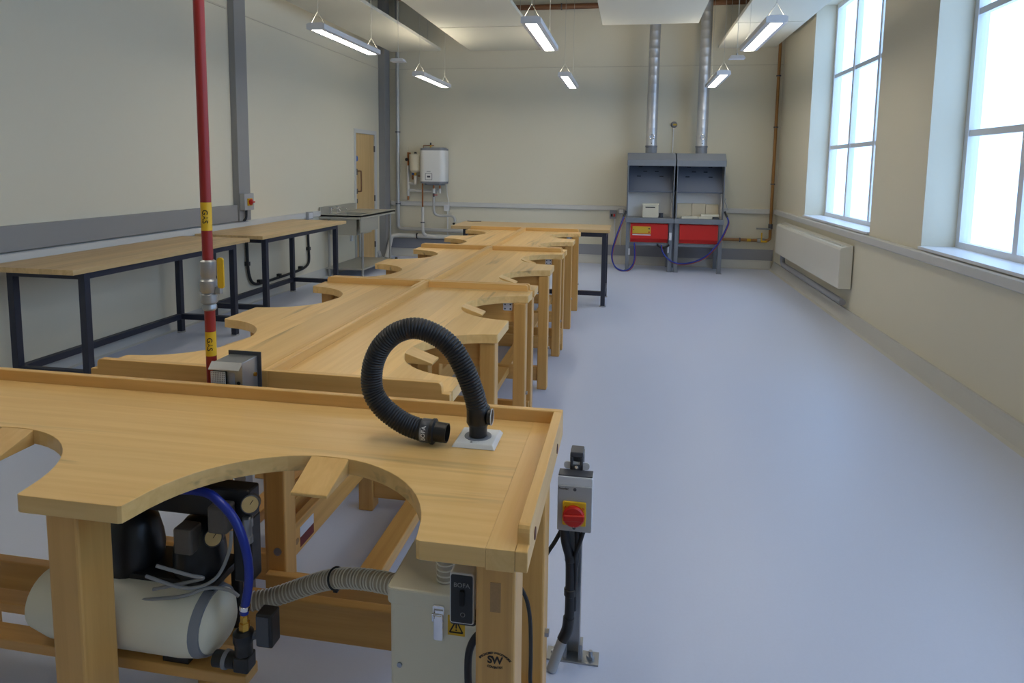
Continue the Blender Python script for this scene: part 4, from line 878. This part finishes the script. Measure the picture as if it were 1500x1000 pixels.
# ------------------------------------------------------------------ brazing hearths
def make_hearth(x0, label):
    """One hearth unit, 0.735 m wide, x0 at its left edge."""
    W = 0.74; x1 = x0 + W; yf, yk = 10.60, 11.20
    t = thing('brazing_hearth', (x0 + W / 2, yf, 0), label, 'brazing hearth', 'grey brazing hearths against the back wall')
    # canopy: sloping front, vertical lip
    cs = [(yf + 0.16, 1.845), (yf, 1.735), (yf, 1.645), (yf + 0.012, 1.645), (yf + 0.012, 1.727), (yf + 0.165, 1.833), (yk, 1.833), (yk, 1.845)]
    cn = MB().prism(cs, 'x', x0, x1 - 0.002)
    side = [(yf, 1.645), (yf, 1.735), (yf + 0.16, 1.845), (yk, 1.845), (yk, 1.645)]
    cn.prism(side, 'x', x0, x0 + 0.008); cn.prism(side, 'x', x1 - 0.01, x1 - 0.002)
    cn.build('canopy', M['hood_grey'], t, bevel=0.002)
    # upper dark panel with slots
    pz0, pz1, pyb, pyt = 1.255, 1.66, yf + 0.10, yf + 0.30
    pn = MB().hexa([(x0 + 0.03, pyb, pz0), (x1 - 0.03, pyb, pz0), (x1 - 0.03, pyb + 0.015, pz0), (x0 + 0.03, pyb + 0.015, pz0)], [(x0 + 0.03, pyt, pz1), (x1 - 0.03, pyt, pz1), (x1 - 0.03, pyt + 0.015, pz1), (x0 + 0.03, pyt + 0.015, pz1)]).build('baffle_panel', M['hood_dark'], t)
    for (u, v) in ((0.28, 0.93), (0.72, 0.93), (0.38, 0.75), (0.62, 0.75), (0.25, 0.56), (0.72, 0.56)):
        xx = x0 + W * u; zz = pz0 + (pz1 - pz0) * v; yy = pyb + (pyt - pyb) * v
        MB().box(xx - 0.03, xx + 0.03, yy - 0.004, yy + 0.004, zz - 0.007, zz + 0.007).build('slot', M['slot'], pn)
    MB().box(x0 + 0.028, x1 - 0.028, pyb - 0.012, pyb + 0.02, pz0 - 0.022, pz0 + 0.004).build('baffle_lip', M['hood_dark'], t, bevel=0.002)
    # frame sides
    fr = MB()
    for xa in (x0 + 0.002, x1 - 0.037):
        fr.prism([(yf + 0.05, 0.80), (yf + 0.02, 1.30), (yf + 0.01, 1.66), (yk, 1.66), (yk, 1.25), (yf + 0.16, 1.25), (yf + 0.11, 0.80)], 'x', xa + 0.012, xa + 0.025)
        fr.box(xa, xa + 0.035, yk - 0.04, yk, 0.84, 1.83)
    fr.build('side_frame', M['hood_grey'], t, bevel=0.002)
    MB().box(x0 + 0.037, x1 - 0.039, yf + 0.30, yf + 0.315, 0.84, 1.40).box(x0 + 0.029, x0 + 0.0365, yf + 0.13, yf + 0.315, 0.84, 1.25).box(x1 - 0.0385, x1 - 0.03, yf + 0.13, yf + 0.315, 0.84, 1.25).build('hearth_lining', M['hearth_white'], t)
    MB().box(x0 - 0.004, x1 - 0.004, yf - 0.06, yf - 0.05, 0.765, 0.838).box(x0 + 0.0, x1 - 0.008, yf - 0.05, yk, 0.80, 0.836).build('table', M['hood_grey'], t, bevel=0.003)
    for xa, s in ((x0 + 0.01, -1), (x1 - 0.075, 1)):
        for ya in (yf - 0.0, yk - 0.06):
            lg = MB().box(xa, xa + 0.058, ya, ya + 0.055, 0.006, 0.80).build('leg', M['hood_grey'], t, bevel=0.003)
            MB().box(xa - 0.008, xa + 0.066, ya - 0.02, ya + 0.07, 0.0, 0.007).build('foot_plate', M['hood_grey'], lg)
    MB().box(x0 + 0.068, x1 - 0.075, yf + 0.02, yf + 0.05, 0.40, 0.445).build('cross_rail', M['hood_grey'], t, bevel=0.002)
    MB().prism([(yf - 0.02, 0.755), (yf - 0.03, 0.74), (yf - 0.03, 0.52), (yf + 0.015, 0.455), (yf + 0.018, 0.455), (yf + 0.018, 0.755)], 'x', x0 + 0.08, x1 - 0.088).build('red_panel', M['red_panel'], t, bevel=0.002)
    return t
h1 = make_hearth(-0.055, 'left grey brazing hearth with a yellow label on its red panel')
h2 = dup(h1, (0.692 + 0.37, 10.60, 0), label='right grey brazing hearth with a plain red panel and low firebrick')
rp = [c for c in h1.children if c.name.startswith('red_panel')][0]
lb = MB().box(0.055, 0.335, 10.5685, 10.5698, 0.595, 0.705).build('yellow_label', M['yellow_label'], rp)
MB().box(0.055, 0.335, 10.5680, 10.5698, 0.566, 0.582).build('text_strip', M['label_white'], rp)
MB().cyl((0.075, 10.5685, 0.652), (0.075, 10.5678, 0.652), 0.008, n=12).cyl((0.31, 10.5685, 0.672), (0.31, 10.5678, 0.672), 0.012, n=12).build('label_dot', M['frame_blue'], lb)
MB().cyl((0.31, 10.5685, 0.618), (0.31, 10.5678, 0.618), 0.013, n=12).build('label_mark', M['red'], lb)
MB().box(0.615, 0.655, 10.555, 10.60, 0.50, 0.62).build('gas_tap_box', M['box_white'], h1, bevel=0.003)
MB().box(0.0, 0.028, 10.5975, 10.5995, 0.25, 0.35).build('sticker', M['label_white'], h1)
MB().box(0.60, 0.625, 10.5975, 10.5995, 0.30, 0.42).build('sticker', M['label_white'], h1)
MB().tube(catmull([(0.44, 10.565, 0.435), (0.46, 10.565, 0.41), (0.53, 10.565, 0.385), (0.60, 10.565, 0.41), (0.62, 10.565, 0.435)], 8), 0.016, 10).build('bracket_loop', M['black_plastic'], h1, smooth=True)
# things lying on the hearths
hz = 0.8365
def brick(x0, x1, y0, y1, z0, z1, label, mat='firebrick', name='firebrick', group='loose firebricks on the hearths'):
    return tag(MB().box(x0, x1, y0, y1, z0, z1).build(name, M[mat], bevel=0.004), label, 'brick' if name == 'firebrick' else 'box', group)
hbx = thing('brick_box', (0.325, 10.78, hz), 'white upright block with a slot on the left hearth', 'block')
MB().box(0.205, 0.445, 10.70, 10.82, hz, hz + 0.215).build('body', M['firebrick'], hbx, bevel=0.004)
MB().box(0.245, 0.395, 10.6985, 10.7005, hz + 0.155, hz + 0.17).build('slot', M['slot'], hbx)
MB().box(0.20, 0.45, 10.69, 10.83, hz + 0.19, hz + 0.217).build('top_slab', M['firebrick'], hbx, bevel=0.003)
tag(MB().lathe([(0.035, 0), (0.038, 0.01), (0.03, 0.04), (0.036, 0.07), (0.02, 0.072)], (0.49, 10.78, hz), n=14).build('gas_torch_stand', M['dark_metal'], smooth=True), 'small dark metal stand beside the white block on the left hearth', 'stand')
for k, (a, b) in enumerate(((0.74, 0.96), (0.965, 1.17), (1.175, 1.37))):
    brick(a, b, 10.83, 10.89, hz, hz + (0.23 if k < 2 else 0.22), ('beige firebrick standing at the back of the right hearth, leftmost', 'beige firebrick standing at the back of the right hearth, middle one', 'beige firebrick standing at the back of the right hearth, rightmost')[k], 'firebrick_tan')
brick(0.80, 1.05, 10.67, 10.79, hz, hz + 0.035, 'white firebrick lying flat on the right hearth, leftmost')
brick(1.055, 1.26, 10.67, 10.79, hz, hz + 0.035, 'white firebrick lying flat on the right hearth, under another one')
brick(1.09, 1.37, 10.68, 10.80, hz + 0.0355, hz + 0.07, 'white firebrick lying on top of a flat brick on the right hearth')
tag(MB().box(1.275, 1.36, 10.68, 10.73, hz, hz + 0.03).build('dark_block', M['dark_metal'], bevel=0.003), 'small dark block on the right hearth, below the raised white brick', 'block')

# ducts
def duct(x, y, label):
    t = thing('spiral_duct', (x, y, 1.846), label, 'duct', 'silver spiral ducts rising from the hearths')
    r = 0.085; prof = []; z = 1.97
    prof = [(r, 1.965)]
    while z < 4.70:
        prof += [(r, z), (r + 0.0012, z + 0.004), (r, z + 0.008)]; z += 0.135
    prof.append((r, ZC - 0.001))
    MB().lathe(prof, (x, y, 0), n=36).build('duct_pipe', M['duct_metal'], t, smooth=True)
    MB().lathe([(r + 0.004, 1.846), (r + 0.004, 1.94), (r + 0.010, 1.945), (r + 0.010, 1.965), (r, 1.966)], (x, y, 0), n=36).build('collar', M['hood_grey'], t, smooth=True)
    MB().tube([(x + 0.005 + 0.036 * math.cos(a), y - r - 0.012, 2.10 + 0.036 * math.sin(a)) for a in [2 * PI * k / 24 for k in range(24)]], 0.006, 8, closed=True).build('damper_ring', M['chrome'], t, smooth=True)
    MB().cyl((x + 0.005, y - r + 0.005, 2.10), (x + 0.005, y - r - 0.012, 2.10), 0.01, n=10).build('damper_spindle', M['bolt'], t)
    MB().cyl((x, y - r - 0.001, 2.0), (x, y - r - 0.006, 2.0), 0.009, n=10).build('test_plug', M['slot'], t)
    return t
d1 = duct(0.308, 10.95, 'silver spiral duct rising from the left hearth')
dup(d1, (1.082, 10.95, 1.846), label='silver spiral duct rising from the right hearth, nearer the copper pipe')

# hearth hoses: blue and orange pairs
def pair(pts, name, label):
    t = thing(name, pts[0], label, 'gas hose', 'twin gas hoses on the hearths')
    P = catmull(pts, 8)
    MB().tube(P, 0.011, 8).build('blue_line', M['blue_hose'], t, smooth=True)
    MB().tube([p + Vector((0.010, 0.014, -0.016)) for p in P], 0.008, 8).build('orange_line', M['orange_hose'], t, smooth=True)
    MB().cyl(P[0], P[0] + (P[0] - P[3]).normalized() * 0.10, 0.016, n=10).build('hose_end', M['black_plastic'], t, smooth=True)
pair([(-0.085, 10.54, 0.85), (-0.125, 10.5, 0.74), (-0.19, 10.46, 0.546), (-0.243, 10.45, 0.34), (-0.244, 10.45, 0.185), (-0.18, 10.45, 0.06), (-0.06, 10.47, 0.014), (0.045, 10.5, 0.06), (0.10, 10.53, 0.198), (0.09, 10.56, 0.45)], 'gas_hose', 'twin blue and orange hose hanging at the left side of the left hearth')
pair([(1.462, 10.52, 0.88), (1.479, 10.50, 0.82), (1.46, 10.5, 0.735), (1.373, 10.5, 0.532), (1.278, 10.5, 0.392), (1.161, 10.5, 0.271), (0.991, 10.5, 0.185), (0.818, 10.5, 0.152), (0.672, 10.5, 0.179), (0.576, 10.50, 0.25), (0.515, 10.50, 0.344), (0.50, 10.505, 0.43)], 'gas_hose', 'twin blue and orange hose swagged below the right hearth')
hk = thing('torch_handle', (1.455, 10.56, 0.88), 'thin grey torch pipe hooked at the right side of the right hearth', 'gas torch')
MB().tube(catmull([(1.463, 10.535, 0.985), (1.45, 10.56, 1.06), (1.43, 10.60, 1.12), (1.44, 10.62, 1.16)], 6), 0.009, 8).build('torch_tube', M['galv'], hk, smooth=True)

# switch boxes left of the hearths
s1 = thing('hearth_switch', (-0.26, YB - 0.07, 0.86), 'grey two-button switch box on the back wall left of the hearths', 'switch')
MB().rbox(-0.325, -0.215, YB - 0.115, YB - 0.047, 0.765, 0.905, 0.006, 'y').build('box', M['heater_grey'], s1, bevel=0.003)
MB().box(-0.305, -0.275, YB - 0.122, YB - 0.1152, 0.80, 0.845).build('start_button', M['slot'], s1); MB().box(-0.262, -0.235, YB - 0.122, YB - 0.1152, 0.80, 0.845).build('stop_button', M['red'], s1)
MB().cyl((-0.24, YB - 0.06, 0.765), (-0.24, YB - 0.06, 0.317), 0.012, n=8).build('conduit', M['white_plastic'], s1, smooth=True)
s2 = thing('fused_switch', (-0.13, YB - 0.07, 0.88), 'white fused switch on a grey box beside the left hearth', 'switch')
MB().rbox(-0.185, -0.085, YB - 0.10, YB - 0.047, 0.845, 0.935, 0.006, 'y').build('box', M['box_grey'], s2, bevel=0.003)
MB().rbox(-0.165, -0.105, YB - 0.108, YB - 0.1002, 0.86, 0.92, 0.005, 'y').build('switch_plate', M['white_plastic'], s2)
MB().cyl((-0.135, YB - 0.06, 0.845), (-0.135, YB - 0.06, 0.317), 0.010, n=8).build('conduit', M['white_plastic'], s2, smooth=True)

# alarm sensor
al = thing('heat_detector', (0.672, YB - 0.04, 2.31), 'small round detector on the back wall between the two ducts', 'detector')
MB().lathe([(0.05, 0), (0.052, 0.02), (0.042, 0.045), (0.02, 0.05)], (0.672, YB - 0.002, 2.32), (0, -1, 0), n=24).build('base', M['heater_grey'], al, smooth=True)
MB().box(0.652, 0.712, YB - 0.058, YB - 0.050, 2.305, 2.335).build('lens', M['yellow_label'], al, bevel=0.003)
MB().tube([(0.665, YB - 0.02, 2.27), (0.66, YB - 0.02, 1.86)], 0.010, 10).build('conduit', M['white_plastic'], al, smooth=True)

# ochre gas pipe at the right, and pipes near the ceiling
cg = pipe('copper_gas_pipe', [(2.245, YB - 0.06, ZC - 0.002), (2.245, YB - 0.06, 0.47), (1.50, YB - 0.06, 0.47)], 0.024, M['brown_pipe'], 'ochre copper pipe running down the right end of the back wall to the hearths', clips=[((2.245, YB - 0.06, z), (0, 0, 1)) for z in (3.08, 2.28, 1.38)] + [((1.78, YB - 0.06, 0.47), (1, 0, 0))], corner=0.06)
MB().cyl((2.245, YB - 0.06, 0.66), (2.245, YB - 0.06, 0.74), 0.034, n=14).build('valve_union', M['dark_metal'], cg, smooth=True)
MB().tube([(2.24, YB - 0.10, 0.66), (2.02, YB - 0.12, 0.665)], 0.014, 8).build('valve_lever', M['galv'], cg, smooth=True)
MB().lathe([(0.026, -0.06), (0.034, -0.05), (0.034, 0.05), (0.026, 0.06)], (2.11, YB - 0.06, 0.47), (1, 0, 0), n=14).build('valve_body', M['galv'], cg, smooth=True)
MB().box(2.10, 2.12, YB - 0.105, YB - 0.095, 0.47, 0.60).box(2.10, 2.20, YB - 0.105, YB - 0.095, 0.44, 0.47).build('yellow_lever', M['yellow'], cg, bevel=0.003)
MB().lathe([(0.0245, -0.03), (0.0248, -0.03), (0.0248, 0.03), (0.0245, 0.03)], (1.92, YB - 0.06, 0.47), (1, 0, 0), n=14).build('yellow_band', M['yellow'], cg, smooth=True)
pipe('heating_pipe', [(XL + 0.02, 10.2, 4.32), (-3.55, 11.0, 4.30), (-3.2, YB - 0.10, 4.22), (2.18, YB - 0.10, 4.22)], 0.045, M['rust_pipe'], 'brown painted pipe running high along the back wall', clips=[((x, YB - 0.10, 4.22), (1, 0, 0)) for x in (-1.2, -0.35, 0.9)], corner=0.2)

# radiator on the right wall
ra = thing('radiator', (2.26, 9.1, 0.37), 'long white radiator casing under the window on the right wall', 'radiator')
rx = 2.19; ry0, ry1 = 7.45, 10.58
MB().prism([(rx, 0.365), (rx, 0.775), (rx + 0.012, 0.80), (XR - 0.012, 0.83), (XR - 0.012, 0.365)], 'y', ry0, ry1).build('casing', M['radiator'], ra, bevel=0.006)
gl = MB()
for k in range(60): yy = ry0 + 0.08 + k * (ry1 - ry0 - 0.16) / 60; gl.box(rx + 0.035, XR - 0.045, yy, yy + 0.022, 0.8065, 0.8185)
gl.build('top_grille', M['radiator'], ra)
MB().tube(catmull([(2.26, 10.38, 0.37), (2.26, 10.38, 0.27), (2.26, 10.33, 0.225), (2.26, 10.2, 0.215), (2.26, 9.4, 0.215), (2.26, 7.5, 0.215)], 6), 0.035, 12).build('pipe', M['skirt_grey'], ra, smooth=True)

# ------------------------------------------------------------------ light
W = bpy.data.worlds.new('sky'); SC.world = W; W.use_nodes = True
bg = W.node_tree.nodes['Background']
bg.inputs[0].default_value = (0.47, 0.69, 1.05, 1); bg.inputs[1].default_value = 3.0
for (a, b) in WINS:
    ld = bpy.data.lights.new('window_portal', 'AREA'); ld.shape = 'RECTANGLE'; ld.size = WZ1 - WZ0; ld.size_y = b - a
    try: ld.cycles.is_portal = True
    except Exception: pass
    lo = bpy.data.objects.new('window_portal', ld); COL.objects.link(lo)
    lo.location = (XR + WT + 0.01, (a + b) / 2, (WZ0 + WZ1) / 2); lo.rotation_euler = (0, -PI / 2 + PI, 0)

# ------------------------------------------------------------------ camera
R = Vector((0.984607, 0.174291, 0.013068)); U = Vector((-0.03157, 0.103813, 0.994096)); F = Vector((-0.171906, 0.979207, -0.107717))
F = F.normalized(); R = F.cross(U).normalized(); U = R.cross(F)
cam = bpy.data.cameras.new('camera'); co = bpy.data.objects.new('camera', cam); COL.objects.link(co)
cam.sensor_fit = 'HORIZONTAL'; cam.sensor_width = 36.0; cam.lens = 978.28 / 1500 * 36
cam.shift_y = -(500 - 350.41) / 1500; cam.clip_start = 0.02; cam.clip_end = 100
co.matrix_world = Matrix(((R.x, U.x, -F.x, 0), (R.y, U.y, -F.y, 0), (R.z, U.z, -F.z, 1.6), (0, 0, 0, 1)))
SC.camera = co
vs = SC.view_settings; vs.view_transform = 'Standard'; vs.look = 'None'; vs.gamma = 1.0; vs.use_curve_mapping = False
vs.exposure = 0.10
